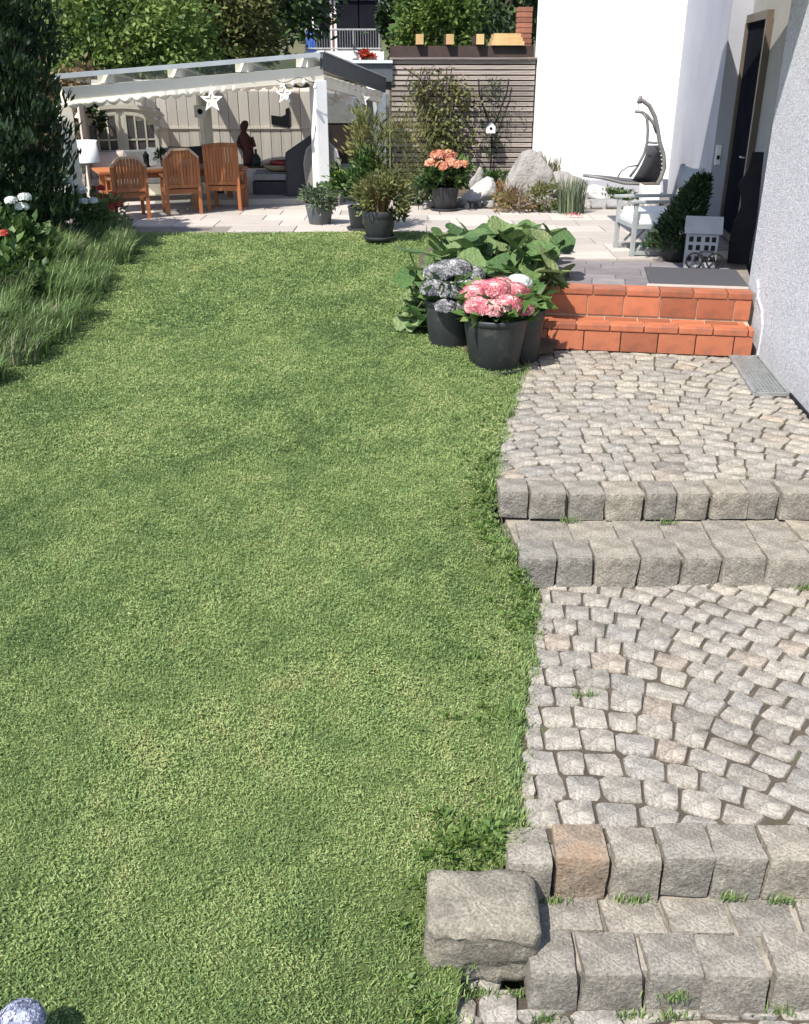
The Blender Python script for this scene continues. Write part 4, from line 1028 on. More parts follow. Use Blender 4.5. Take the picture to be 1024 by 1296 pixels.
# bare trellis plant with bird house
bt = D(622, 190, 18.9)
wt = thing('wire_trellis', 'thin dark forked trellis with dry twigs on the right of the screen', 'trellis', (bt.x, 18.9, .3))
mb = MB(); zt = D(622, 100, 18.9).z - .3
mb.tube([(0, 0, 0), (0, 0, zt * .55)], .014, 6)
mb.tube([(0, 0, zt * .45), (-.16, 0, zt * .68), (-.26, 0, zt * .85), (-.28, 0, zt)], .014, 6); mb.tube([(0, 0, zt * .45), (.14, 0, zt * .68), (.24, 0, zt * .85), (.27, 0, zt)], .014, 6)
mb.build('stake', M['black_metal'], wt, True)
n = 600; P = np.stack([rng.normal(size=n) * .20, rng.normal(size=n) * .05, rng.uniform(.15, 1.0, n) * zt], 1); P[:, 0] *= .35 + 1.0 * np.exp(-((P[:, 2] / zt - .62) / .22) ** 2)
link('twigs', leaf_mesh('twigs', P, rng.normal(size=(n, 3)), .10, .014, rng.random(n), M['leaf_dark']), wt)['kind'] = 'stuff'
bb = D(621, 160, 18.75)
bh = thing('bird_house', 'tiny white bird house with dark roof hanging on the wooden screen', 'bird house', (bb.x, 18.72, bb.z - .11))
mb = MB(); mb.prism([(-.08, 0), (.08, 0), (.08, .13), (0, .20), (-.08, .13)], -.07, .07, XZ); mb.build('body', M['white_paint'], bh)
mb = MB(); mb.beam((-.10, 0, .125), (.005, 0, .215), .18, .016, (0, 0, 1)); mb.beam((.10, 0, .125), (-.005, 0, .218), .18, .016, (0, 0, 1)); mb.build('roof', M['black_metal'], bh)
mb = MB(); mb.prism([(.028 * cos(a), .08 + .028 * sin(a)) for a in [k * pi / 5 for k in range(10)]], .071, .074, XZ); mb.build('entrance', M['black_metal'], bh)

# carport roof edge behind the screen
cr = thing('carport_roof', 'dark carport roof with pale rafter ends rising behind the wooden screen', 'carport', (0, 20.2, 0))
a_, b_ = D(497, 66, 20.2), D(672, 66, 20.2); z0_, z1_ = D(590, 72, 20.2).z, D(590, 58, 20.2).z
mb = MB(); mb.box(((a_.x + b_.x) / 2, 0, (z0_ + z1_) / 2), (b_.x - a_.x + .1, .12, z1_ - z0_)); mb.build('fascia', M['dark_wood'], cr)
mb = MB(); mb.box(((a_.x + b_.x) / 2, 1.4, z0_ - .3), (b_.x - a_.x + .1, .1, .9)); mb.build('back_panel', M['dark_wood'], cr)
for px_ in (531, 569, 607):
    p = D(px_, 50, 20.2); mb = MB(); mb.box((0, .5, 0), (.14, 1.2, .17)); o = mb.build('rafter', M['dark_wood'], cr, loc=(p.x, -.06, p.z)); mb = MB(); mb.box((0, -.11, 0), (.145, .02, .175)); mb.build('lit_rafter_end', M['lit_wood'], o)  # sunlit end face painted as a pale slab on the dark rafter
for i in range(3):
    p = D(642, 55 - i * 5, 20.2); mb = MB(); mb.box((0, .3, 0), (.62 - .06 * i, .8, .07)); mb.build('board', M['lit_wood'], cr, loc=(p.x, -.05 + .02 * i, p.z))
for xx in (a_.x + .1, b_.x - .1):
    mb = MB(); mb.box((xx, .2, z0_ / 2), (.12, .12, z0_)); mb.build('post', M['dark_wood'], cr)
bp = D(664, 60, 20.6)
bpil = thing('brick_pillar', 'orange brick pillar rising behind the screen beside the white wall', 'pillar', (bp.x, 20.9, 0))
mb = MB(); mb.box((0, 0, 1.5), (.25, .25, 3.1)); mb.build('core', M['grout'], bpil)
ii = 0
for i in range(34):
    zz_ = .05 + i * .092
    if zz_ < 1.8: continue
    mb = MB(); mb.box((0, 0, 0), (.29, .29, .078)); link('brick', mb.mesh('brick', M['brick'], bevel=.004), bpil, (random.uniform(-.006, .006), random.uniform(-.006, .006), zz_))

# ------------------------------------------------------------------ pergola
A, B_, C_, Dk = Vector((-4.645, 13.81, 0)), Vector((-1.32, 16.04, 0)), Vector((-.40, 18.45, 0)), Vector((-5.65, 18.55, 0))
pg = thing('pergola', 'cream timber pergola with flat roof over the outdoor dining place', 'pergola', (A.x, A.y, 0))
def PL(v): return Vector(v) - Vector((A.x, A.y, 0))
zA = D(90, 98, 13.81).z; zB = D(410, 70, 16.04).z; zC = D(491, 100, 18.45).z; zD = 1.80
def rp(p, z): return PL((p.x, p.y, z))
# roof: thin sheet on rafters, with a metal edge
n_ = 8; vs = []; fs2 = []
for i in range(n_ + 1):
    t = i / n_; f = A.lerp(B_, t); r = Dk.lerp(C_, t)
    zf = zA + (zB - zA) * t; zr = zD + (zC - zD) * t
    for zo in (0, .03): vs += [PL((f.x, f.y, zf + zo)), PL((r.x, r.y, zr + zo))]
mb = MB(); fsx = []
for i in range(n_):
    o = i * 4; p_ = o + 4; fsx += [(o, p_, p_ + 1, o + 1), (o + 2, o + 3, p_ + 3, p_ + 2), (o, o + 2, p_ + 2, p_), (o + 1, p_ + 1, p_ + 3, o + 3)]
mb.add(vs, fsx + [(0, 1, 3, 2), (n_ * 4, n_ * 4 + 2, n_ * 4 + 3, n_ * 4 + 1)]); mb.build('roof_panel', M['roof_sheet'], pg)
mb = MB(); fo = Vector((.03, -.05, 0)); mb.beam(rp(A, zA + .01) + fo, rp(B_, zB + .01) + fo, .05, .06); mb.build('gutter', M['roof_edge'], pg)
mb = MB(); mb.beam(rp(B_, zB - .07) + Vector((.05, 0, 0)), rp(C_, zC - .10) + Vector((.05, 0, 0)), .05, .24); mb.build('side_fascia', M['roof_dark'], pg)
mb = MB(); mb.beam(rp(B_, zB + .055) + Vector((.055, 0, 0)), rp(C_, zC + .025) + Vector((.055, 0, 0)), .08, .018); mb.build('side_trim', M['roof_edge'], pg)
zbA, zbB = D(95, 121, 13.85).z, D(400, 93, 16.04).z
bi = Vector((.05, .06, 0))
mb = MB(); mb.beam(rp(A, zbA) + bi, rp(B_, zbB) + bi, .09, .20); mb.build('front_beam', M['cream'], pg)
mb = MB(); zi = zB - .36; mb.beam(rp(B_, zi) + Vector((0, .1, 0)), rp(C_, zC - .32), .08, .16); mb.build('side_beam', M['cream'], pg)
for t in (.17, .42, .68, .93):
    f = A.lerp(B_, t); r = Dk.lerp(C_, t); d = (r - f).normalized(); zf = zA + (zB - zA) * t; zb_ = zbA + (zbB - zbA) * t + .1
    hh = zf - zb_ - .01
    mb = MB(); mb.beam(rp(f + d * .0, zf - hh / 2 - .004), rp(r, zD + (zC - zD) * t - hh / 2 - .004), .19, hh); mb.build('rafter', M['cream'], pg)
def pst(name, p, h, w_, mat):
    mb = MB(); mb.box((0, 0, h / 2), (w_, w_, h), math.atan2(B_.y - A.y, B_.x - A.x)); return mb.build(name, mat, pg, loc=PL((p.x, p.y, 0)), bevel=.006)
pst('post', B_ + Vector((-.02, .06, 0)), zbB - .10, .20, M['white_paint'])
pst('post', A + Vector((.05, .1, 0)), zbA - .1, .17, M['cream'])
pst('post', C_ + Vector((-.05, -.06, 0)), zC - .22, .17, M['white_paint'])
ip = G(264, 240); ip = Vector((D(264, 200, 17.6).x, 17.6, 0)); pst('inner_post', ip, 1.75, .17, M['cream'])
# dark band up on the house-side: back fascia strip toward the screen
mb = MB(); bl_ = D(497, 76, 18.9); mb.beam(PL(D(415, 78, 18.9)), PL(D(497, 78, 18.9)), .05, .05); mb.build('rear_trim', M['roof_edge'], pg)
mb = MB(); q0, q1 = D(400, 90, 18.9), D(497, 92, 18.9); mb.box(tuple(PL((q0 + q1) / 2 + Vector((0, .05, .02)))), (q1.x - q0.x, .04, .36)); mb.build('rear_panel', M['roof_dark'], pg)
# boards: back wall and left wall
bx = -5.6
random.seed(4)
bz_ = 1.86
bmesh_ = MB(); bmesh_.box((0, 0, bz_ / 2), (.176, .03, bz_)); bm1 = bmesh_.mesh('wall_board', M['board'], bevel=.006)
k = 0
while bx < -1.75:
    link('wall_board', bm1, pg, PL((bx + .09, 18.62 + random.uniform(-.006, .006), 0))); bx += .186; k += 1
bm2_ = MB(); bm2_.box((0, 0, .8), (.03, .20, 1.6)); bm2 = bm2_.mesh('wall_board', M['board'], bevel=.006)
L0 = A + Vector((-.02, .25, 0))
ang = math.atan2(-(Dk - L0).x, (Dk - L0).y); dd = (Dk - L0).normalized(); tt = 2.3
while tt < (Dk - L0).length: link('wall_board', bm2, pg, PL(L0 + dd * tt), (0, 0, ang)); tt += .208
mb = MB(); mb.box(tuple(PL((-3.6, 18.60, 1.06))), (3.8, .05, .03)); mb.build('wall_rail', M['board'], pg)
# brown rear partition seen under the right end
q0, q1 = D(415, 145, 18.6), D(480, 145, 18.6)
mb = MB(); mb.box(tuple(PL(((q0.x + q1.x) / 2, 18.66, .75))), (q1.x - q0.x + .35, .05, 1.5)); mb.build('brown_panel', M['dark_wood'], pg)
mb = MB(); mb.box(tuple(PL(((q0.x + q1.x) / 2, 18.63, 1.42))), (q1.x - q0.x + .35, .03, .55)); mb.build('grey_panel', M['fabric_grey'], pg)
# raised floor
fl = [A + Vector((.35, .75, 0)), B_ + Vector((-.55, .05, 0)), B_ + Vector((-.2, .6, 0)), Vector((-1.2, 18.5, 0)), Vector((-5.5, 18.5, 0))]
# awning and scalloped valance
def wavy(name, p0, p1, z0, z1, drop, nsc, mat, amp=.05, parent=pg):
    mb_ = MB(); n__ = nsc * 8; d = p1 - p0; nn = Vector((d.y, -d.x, 0)).normalized()
    vs_ = []
    for i in range(n__ + 1):
        t = i / n__; p = p0.lerp(p1, t) + nn * (.012 * sin(i * .9)); zt_ = z0 + (z1 - z0) * t
        zb2 = zt_ - drop - amp * abs(sin(pi * t * nsc))
        for off in (0, .006): vs_ += [PL((p.x, p.y, zt_)) + nn * off, PL((p.x, p.y, zb2)) + nn * off]
    f_ = []
    for i in range(n__):
        o = i * 4; f_ += [(o, o + 1, o + 5, o + 4), (o + 2, o + 6, o + 7, o + 3), (o + 1, o + 3, o + 7, o + 5), (o, o + 4, o + 6, o + 2)]
    mb_.add(vs_, f_); return mb_.build(name, mat, parent, True)
wavy('valance', A + Vector((.12, .02, 0)), B_ + Vector((-.03, .0, 0)), zbA - .07, zbB - .06, .05, 21, M['cream'])
wavy('side_valance', B_ + Vector((.05, .15, 0)), C_ + Vector((.0, -.1, 0)), zB - .26, zC - .22, .05, 9, M['cream'], .06)
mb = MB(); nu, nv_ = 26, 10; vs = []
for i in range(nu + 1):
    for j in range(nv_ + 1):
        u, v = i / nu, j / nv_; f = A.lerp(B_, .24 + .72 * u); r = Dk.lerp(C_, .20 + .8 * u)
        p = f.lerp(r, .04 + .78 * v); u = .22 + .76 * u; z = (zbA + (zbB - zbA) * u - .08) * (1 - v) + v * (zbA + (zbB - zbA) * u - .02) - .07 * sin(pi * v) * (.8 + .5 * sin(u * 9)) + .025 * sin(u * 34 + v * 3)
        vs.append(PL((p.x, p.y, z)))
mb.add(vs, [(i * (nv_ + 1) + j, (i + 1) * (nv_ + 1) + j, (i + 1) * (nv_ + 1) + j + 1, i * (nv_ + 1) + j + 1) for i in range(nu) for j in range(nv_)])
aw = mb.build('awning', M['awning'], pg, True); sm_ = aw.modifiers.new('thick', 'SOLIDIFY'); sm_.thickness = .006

# low timber platform edge in front of the storage box
pf = G(330, 268)
mb = MB(); mb.box((0, 0, .045), (1.75, .9, .09)); o = mb.build('wooden_step', M['paver'], None, bevel=.01, loc=(D(320, 255, 16.6).x, 16.75, 0)); o.rotation_euler = (0, 0, .12)
tag(o, 'low flat stone step under the pergola in front of the storage box', 'step')

# ------------------------------------------------------------------ furniture under the pergola
def teak_chair(name, label, loc, rz, clipped=True, wd=.50, h=.86):
    t = thing(name, label, 'garden chair', loc, rz, 'teak chairs at the dining table')
    sz = .37; bk = -.25     # back of the chair on local -y
    for sx in (-1, 1):
        mb = MB(); mb.beam((sx * (wd / 2 - .025), bk, 0), (sx * (wd / 2 - .025), bk - .045, h - (.14 if clipped else .02)), .05, .04, (0, 1, 0)); mb.build('leg', M['teak'], t)
        mb = MB(); mb.box((sx * (wd / 2 - .025), .24, .27), (.05, .045, .54)); mb.build('leg', M['teak'], t)
        mb = MB(); mb.box((sx * (wd / 2 - .02), 0, .555), (.06, .54, .03)); mb.build('armrest', M['teak'], t, bevel=.006)
        mb = MB(); mb.box((sx * (wd / 2 - .03), 0, sz - .035), (.03, .46, .06)); mb.build('side_rail', M['teak'], t)
    for j in range(6):
        mb = MB(); mb.box((0, -.20 + j * .082, sz), (wd - .06, .068, .02)); mb.build('seat_slat', M['teak'], t)
    mb = MB(); mb.box((0, bk, sz - .03), (wd - .05, .035, .07)); mb.build('back_rail', M['teak'], t)
    ns = 9
    for j in range(ns):
        x = -wd / 2 + .05 + (wd - .10) * (j + .5) / ns; top = h - .03
        if clipped: top = h - .03 - max(0, abs(x) - wd * .22) * .75
        mb = MB(); mb.beam((x, bk - .022, sz + .06), (x, bk - .048, top), (wd - .1) / ns - .008, .018, (0, 1, 0)); mb.build('back_slat', M['teak'], t)
    mb = MB(); mb.box((0, bk - .022, sz + .05), (wd - .06, .03, .05)); mb.build('lower_rail', M['teak'], t)
    mb = MB(); em = M['teak_edge'] if clipped else M['teak']
    ty = bk - .048
    if clipped:
        c_ = wd * .24; zc = h - .015; ze = h - .135
        mb.beam((-c_, ty, zc), (c_, ty, zc), .045, .035, (0, 0, 1)); mb.beam((-wd / 2 + .01, ty, ze), (-c_, ty, zc), .045, .035); mb.beam((c_, ty, zc), (wd / 2 - .01, ty, ze), .045, .035)
    else:
        mb.beam((-wd / 2, ty, h - .03), (0, ty, h), .04, .06); mb.beam((0, ty, h), (wd / 2, ty, h - .005), .04, .06)
    mb.build('top_rail', em, t)
    return t
c1p, c2p, c3p = G(160, 278), G(227, 272), G(286, 267)
teak_chair('garden_chair', 'leftmost teak chair with clipped pale top rail, by the red flowers', c1p + Vector((0, .25, 0)), .42, True, .52, .88)
teak_chair('garden_chair', 'middle teak chair with clipped pale top rail', c2p + Vector((0, .25, 0)), .36, True, .54, .96)
teak_chair('garden_chair', 'teak chair with straight wavy top rail beside the side cabinet', c3p + Vector((0, .25, 0)), -.05, False, .54, .98)
tb = thing('dining_table', 'long teak dining table laid under the pergola', 'table', (-3.72, 15.95, 0), .42)
for j in range(7):
    mb = MB(); mb.box((0, -.36 + j * .12, .60), (2.3, .112, .035)); mb.build('table_board', M['teak'], tb, bevel=.004)
for sx in (-1, 1):
    for sy in (-1, 1):
        mb = MB(); mb.box((sx * 1.02, sy * .34, .29), (.08, .08, .58)); mb.build('leg', M['teak'], tb)
mb = MB(); mb.box((0, .34, .54), (2.0, .03, .08)); mb.box((0, -.34, .54), (2.0, .03, .08)); mb.build('apron', M['teak'], tb)
def on_table(x, y, z=.62):
    return tb.matrix_basis @ Vector((x, y, z))
tb_m = Matrix.Translation((-3.72, 15.95, 0)) @ Matrix.Rotation(.42, 4, 'Z')
on_table = lambda x, y, z=.6185: tb_m @ Vector((x, y, z))
def lath_thing(name, label, cat, loc, prof, mat, n=16):
    mb_ = MB(); mb_.lathe(prof, n); o = mb_.build(name, mat, None, True, loc=loc); return tag(o, label, cat)
mb = MB(); mb.box((0, 0, .003), (1.1, .34, .006)); o = mb.build('table_runner', M['fabric_grey'], None, loc=on_table(.1, 0, .6182)); o.rotation_euler = (0, 0, .42); tag(o, 'grey cloth runner lying along the dining table', 'table runner')
lath_thing('serving_bowl', 'pale round bowl standing on the dining table', 'bowl', on_table(.25, .05, .626), [(.05, 0), (.11, .04), (.14, .09), (.13, .09), (.10, .045), (.02, .02)], M['white_paint'])
lath_thing('candle_lantern', 'dark candle lantern near the left end of the table', 'lantern', on_table(-.35, .05, .626), [(.05, 0), (.055, .02), (.04, .03), (.045, .16), (.055, .17), (.02, .22), (.004, .24)], M['black_metal'])
lath_thing('glass_jar', 'small grey jar near the right end of the table', 'jar', on_table(.62, .1, .62), [(.04, 0), (.05, .03), (.045, .10), (.03, .13), (.028, .14)], M['stone_lamp'])
pt = thing('table_plant', 'little potted herb in the middle of the dining table', 'potted plant', on_table(-.08, .1, .626))
mb = MB(); mb.lathe([(.04, 0), (.055, .08), (.05, .08), (.02, .06)], 14); mb.build('pot', M['pot_grey'], pt, True)
link('foliage', bush_mesh('foliage', M['leaf_dark'], 240, (.11, .11, .09), 10, .25, .06, .03), pt, (0, 0, .14))
# bench behind the table with cushions
bn = thing('garden_bench', 'long grey upholstered bench behind the dining table', 'bench', (-4.2, 17.0, 0), .30)
mb = MB(); mb.box((0, 0, .34), (2.3, .5, .12)); mb.build('seat', M['fabric_grey'], bn, bevel=.03)
mb = MB(); mb.box((0, .26, .58), (2.3, .12, .42)); mb.build('backrest', M['fabric_grey'], bn, bevel=.03)
for sx in (-1, 1):
    for sy in (-1, 1):
        mb = MB(); mb.box((sx * 1.05, sy * .2, .14), (.06, .06, .28)); mb.build('leg', M['dark_wood'], bn)
def cushion(label, loc, size, mat, rz, tilt):
    bm = bmesh.new(); bmesh.ops.create_grid(bm, x_segments=8, y_segments=8, size=1)
    vs = []; me = MB(); n__ = 9
    for sgn in (1, -1):
        for i in range(n__):
            for j in range(n__):
                u, v = i / (n__ - 1) * 2 - 1, j / (n__ - 1) * 2 - 1
                th_ = ((1 - u ** 4) * (1 - v ** 4)) ** .5 * size[2] / 2
                pk = 1 - .07 * (1 - abs(u * v)) 
                vs.append((u * size[0] / 2 * pk, v * size[1] / 2 * pk, sgn * th_))
    bm.free(); fs_c = []
    for s_ in range(2):
        for i in range(n__ - 1):
            for j in range(n__ - 1):
                o = s_ * n__ * n__ + i * n__ + j; f = (o, o + n__, o + n__ + 1, o + 1); fs_c.append(f if s_ == 0 else f[::-1])
    me.add(vs, fs_c); ms = me.mesh('cushion', mat, True); ob_ = link('cushion', ms, None, loc, (tilt, 0, rz)); return tag(ob_, label, 'cushion')
cushion('pale pink cushion at the left end of the bench', D(136, 208, 16.75), (.55, .42, .16), M['fabric_pink'], .3, 1.2)
cushion('dark grey cushion in the middle of the bench', D(208, 202, 17.0), (.55, .42, .16), M['fabric_grey'], .3, 1.2)
cushion('slate grey cushion at the right end of the bench', D(238, 200, 17.25), (.62, .40, .16), M['cover'], .3, 1.25)
# hutch
hu = thing('hutch_cabinet', 'cream hutch cabinet with two arched glazed doors under the pergola', 'cabinet', (D(157, 190, 17.7).x, 17.7, 0), .28); hu.scale = (1.22, 1, 0.94)
HW, HZ = 1.12, 1.5
mb = MB(); mb.box((0, .1, .30), (HW, .42, .60)); mb.build('base_cabinet', M['cream'], hu, bevel=.008)
mb = MB(); ol = [(-HW / 2 + .02, .60)] + [(HW / 2 - .02, .60)] + [(HW / 2 - .02, 1.36)] + [((HW / 2 - .02) * cos(a), 1.34 + .17 * sin(a)) for a in [pi * k / 14 for k in range(1, 14)]] + [(-HW / 2 + .02, 1.36)]
mb.prism(ol, -.26, .06, XZ); mb.build('upper_cabinet', M['cream'], hu)
mb = MB()
for k in range(14):
    a0, a1 = pi * k / 14, pi * (k + 1) / 14
    mb.beam(((HW / 2 + .02) * cos(a0), -.08, 1.36 + .19 * sin(a0)), ((HW / 2 + .02) * cos(a1), -.08, 1.36 + .19 * sin(a1)), .07, .07, (0, 1, 0))
mb.build('cornice', M['cream'], hu)
mb = MB(); mb.box((0, -.06, .585), (HW + .06, .34, .04)); mb.build('ledge', M['cream'], hu)
for sx in (-1, 1):
    mb = MB(); w0, w1 = .05, HW / 2 - .09
    zb0 = .68
    mb.box((sx * (w0 + w1) / 2, -.075, zb0), (w1 - w0 + .05, .03, .05)); mb.box((sx * w0, -.075, 1.04), (.05, .03, .76)); mb.box((sx * w1, -.075, .98), (.05, .03, .62))
    mb.beam((sx * w0, -.075, 1.44), (sx * (w0 + w1) / 2, -.075, 1.40), .03, .06); mb.beam((sx * (w0 + w1) / 2, -.075, 1.40), (sx * w1, -.075, 1.28), .03, .06)
    dr_ = mb.build('glazed_door', M['cream'], hu)
    mb = MB()
    for j in (1, 2): xx = w0 + (w1 - w0) * j / 3; mb.box((sx * xx, -.078, 1.02), (.022, .02, .72 - .06 * (j - 1)))
    mb.box((sx * (w0 + w1) / 2, -.078, .98), (w1 - w0, .02, .025)); mb.build('glazing_bar', M['cream'], dr_)
    for j in range(3):
        xa = w0 + (w1 - w0) * (j + .5) / 3; pw = (w1 - w0) / 3 - .02
        mb = MB(); mb.box((sx * xa, -.067, .835), (pw, .008, .26)); mb.build('pane', M['pane'], dr_)
        mb = MB(); mb.box((sx * xa, -.067, 1.18 - .035 * j), (pw, .008, .38 - .07 * j)); mb.build('pane', M['pane'], dr_)
# ivy on the left of the hutch
iv = D(117, 146, 17.0); tag(link('hanging_plant', bush_mesh('hanging_plant', M['leaf_dark'], 260, (.10, .10, .24), 9, .2, .10, .06), None, (iv.x, 17.2, iv.z)), 'dark leafy plant hanging at the left corner of the hutch', 'hanging plant')
# floor lamp
lp = G(112, 262); lp = Vector((D(106, 190, 14.5).x, 14.5, 0))
fl_ = thing('floor_lamp', 'floor lamp with white drum shade on wooden tripod', 'floor lamp', lp)
zs0, zs1 = D(106, 205, 14.5).z, D(106, 178, 14.5).z
mb = MB(); mb.lathe([(.205, zs0), (.198, zs1), (.19, zs1), (.197, zs0)], 32, close=False); mb.build('lamp_shade', M['fabric_white'], fl_, True)
for a in (.3, 2.4, 4.5):
    mb = MB(); mb.beam((.26 * cos(a), .26 * sin(a), 0), (.03 * cos(a), .03 * sin(a), zs0 + .02), .045, .03); mb.build('leg', M['old_wood'], fl_)
mb = MB(); mb.lathe([(.05, zs0 - .04), (.05, zs0 + .02), (.02, zs0 + .02), (.02, zs1 - .05)], 12); mb.build('lamp_holder', M['grey_metal'], fl_, True)
# lower side cabinet, figure, bottle, storage box
sc = Vector((D(322, 230, 17.6).x, 17.8, 0))
sb = thing('side_cabinet', 'small beige side cabinet by the back wall', 'cabinet', sc)
mb = MB(); mb.box((0, 0, .23), (.62, .34, .46)); mb.build('body', M['board'], sb, bevel=.006)
mb = MB(); mb.box((0, 0, .475), (.68, .40, .03)); mb.build('top', M['dark_wood'], sb, bevel=.004)
for sx in (-1, 1):
    mb = MB(); mb.box((sx * .155, -.178, .23), (.27, .012, .38)); mb.build('door', M['board'], sb, bevel=.003)
fg = thing('figure_ornament', 'rusty red-brown figure ornament standing on the side cabinet', 'ornament', (D(313, 200, 17.8).x, 17.78, .4905))
mb = MB(); mb.lathe([(.07, 0), (.085, .04), (.10, .20), (.115, .36), (.10, .48), (.05, .54), (.045, .57), (.07, .62), (.075, .67), (.05, .72), (.01, .735)], 18)
me = mb.mesh('body', M['rust'], True)
for v in me.vertices: v.co.x += .03 * sin(v.co.z * 9); v.co.y *= .8
link('body', me, fg)
mb = MB(); mb.tube([(-.09, -.02, .46), (-.15, -.04, .34), (-.06, -.10, .28)], [.04, .034, .025], 8); mb.tube([(.10, -.02, .46), (.15, -.04, .33), (.05, -.11, .30)], [.04, .034, .025], 8); mb.build('arm', M['rust'], fg, True)
lath_thing('glass_bottle', 'squat dark glass bottle on the side cabinet', 'bottle', (D(321, 208, 17.8).x + .06, 17.74, .4905), [(.06, 0), (.08, .03), (.085, .11), (.05, .17), (.022, .2), (.022, .26), (.028, .27)], M['cover'])
bxp = Vector((D(352, 235, 17.3).x, 17.2, 0))
sbx = thing('storage_box', 'dark storage box with pale slatted lid under the pergola', 'storage box', bxp)
mb = MB(); mb.box((0, 0, .15), (.78, .5, .30)); mb.build('body', M['cover'], sbx, bevel=.012)
for j in range(3):
    mb = MB(); mb.box((0, -.19 + j * .19, .375 + .012 * j), (.74, .175, .10)); mb.build('drawer', M['fabric_grey'], sbx, bevel=.008)
o = lath_thing('straw_basket', 'flat round straw basket on the storage box', 'basket', bxp + Vector((.05, .05, .452)), [(.18, 0), (.27, .05), (.275, .10), (.25, .10), (.235, .05), (.02, .03)], M['straw'], 20)
lath_thing('red_bowl', 'dark red scalloped bowl standing in the straw basket', 'bowl', bxp + Vector((.10, .05, .49)), [(.12, 0), (.20, .06), (.235, .12), (.215, .12), (.18, .07), (.02, .03)], M['red'], 20)
# covered grill: dark slanted cover
cg = Vector((D(392, 230, 17.0).x - .02, 16.95, 0))
mb = MB(); mb.prism([(-.36, 0), (.38, 0), (.40, 1.15), (.20, 1.12), (-.34, .78)], -.28, .28, XZ); o = mb.build('covered_grill', M['cover'], None, bevel=.04, loc=cg)
tag(o, 'tall grill under a dark slanted weather cover', 'grill')
# wicker chair with lime cushion
wcp = Vector((D(408, 240, 16.35).x + .05, 16.45, 0))
wc = thing('wicker_chair', 'grey round-backed wicker armchair with lime cushion behind the post', 'armchair', wcp, -.15)
mb = MB(); ol = [(-.26, .30), (.26, .30), (.29, .65), (.24, .85), (.12, .96), (-.12, .96), (-.24, .85), (-.29, .65)]; mb.prism(ol, .18, .24, XZ)
for v in range(len(mb.v)): pass
mb.build('backrest', M['wicker'], wc, bevel=.015)
mb = MB(); rr = [(x, -.21, z) for x, z in ol[1:]] + [(-.26, -.21, .30)]; mb.tube(rr, .022, 8); mb.build('back_rim', M['fabric_grey'], wc, True)
mb = MB(); mb.box((0, .06, .32), (.56, .54, .07)); mb.build('seat', M['wicker'], wc, bevel=.02)
for sx in (-1, 1):
    mb = MB(); mb.tube([(sx * .27, -.2, .6), (sx * .31, .1, .56), (sx * .30, .32, .5), (sx * .27, .33, .3)], .022, 8); mb.build('armrest', M['wicker'], wc, True)
    for sy in (-.18, .3): mb = MB(); mb.tube([(sx * .25, sy, 0), (sx * .26, sy, .3)], .022, 8); mb.build('leg', M['wicker'], wc)
cushion('lime yellow cushion on the wicker armchair', wcp + Vector((.06, -.26, .44)), (.50, .26, .10), M['yellow'], -.15, 1.45)
# small dark stool seen right of the wicker chair
so_ = thing('side_table', 'small grey side table under the right end of the pergola', 'side table', (D(440, 210, 17.3).x, 17.3, 0))
mb = MB(); mb.lathe([(.24, .50), (.25, .51), (.25, .53), (.24, .54)], 20); mb.build('top', M['grey_metal'], so_, True)
for a in (.5, 2.6, 4.7): mb = MB(); mb.tube([(.2 * cos(a), .2 * sin(a), 0), (.16 * cos(a), .16 * sin(a), .5)], .014, 6); mb.build('leg', M['grey_metal'], so_)
# dark wall shelf
ws = D(354, 150, 18.5)
mb = MB(); mb.prism([(-.16, -.10), (.17, -.16), (.17, .18), (.11, .16), (.10, .06), (.02, .03), (-.16, .05)], 0, .04, XZ); o = mb.build('wall_ornament', M['black_metal'], None, loc=(ws.x, 18.598, ws.z))
tag(o, 'black angular metal ornament on the white board wall', 'wall ornament')
# nest box on the inner post
nbp = D(254, 141, 17.45); nb_ = thing('nest_box', 'white box with round holes hanging by the inner post', 'nest box', (nbp.x, 17.45, nbp.z))
mb = MB(); mb.box((0, 0, 0), (.20, .12, .19)); mb.build('body', M['white_paint'], nb_, bevel=.006)
mb = MB(); mb.prism([(.045 * cos(a), .045 * sin(a)) for a in [k * pi / 6 for k in range(12)]], .060, .064, XZ); mb.build('hole', M['black_metal'], nb_)
# hanging stars
def star(label, px_, py_, Y, r, zt_):
    p = D(px_, py_, Y); t = thing('star_ornament', label, 'ornament', p, random.uniform(-.2, .2), 'hanging star ornaments')
    mb_ = MB(); ol_ = [((r if k % 2 == 0 else r * .42) * sin(k * pi / 5), (r if k % 2 == 0 else r * .42) * cos(k * pi / 5)) for k in range(10)]
    il_ = [(x * .62, y * .62) for x, y in ol_]
    n = 10; vs_ = [(x, -.015, y) for x, y in ol_] + [(x, .015, y) for x, y in ol_] + [(x, -.015, y) for x, y in il_] + [(x, .015, y) for x, y in il_]
    fs_s = []
    for i in range(n):
        j = (i + 1) % n; fs_s += [(i, j, 2 * n + j, 2 * n + i), (n + i, 3 * n + i, 3 * n + j, n + j), (i, n + i, n + j, j), (2 * n + i, 2 * n + j, 3 * n + j, 3 * n + i)]
    mb_.add(vs_, fs_s); mb_.build('frame', M['white_paint'], t)
    mb_ = MB(); mb_.prism([(x * .64, y * .64) for x, y in ol_], -.003, .003, XZ); mb_.build('panel', M['board'], t)
    mb_ = MB(); mb_.tube([(0, 0, r * .98), (0, 0, zt_ - p.z)], .004, 4); mb_.build('string', M['white_paint'], t)
    return t
star('big white star hanging from the beam before the inner post', 268, 127, 14.95, .17, D(268, 107, 14.95).z)
star('smaller white star hanging near the right front post', 360, 119, 15.65, .15, D(360, 98, 15.65).z)
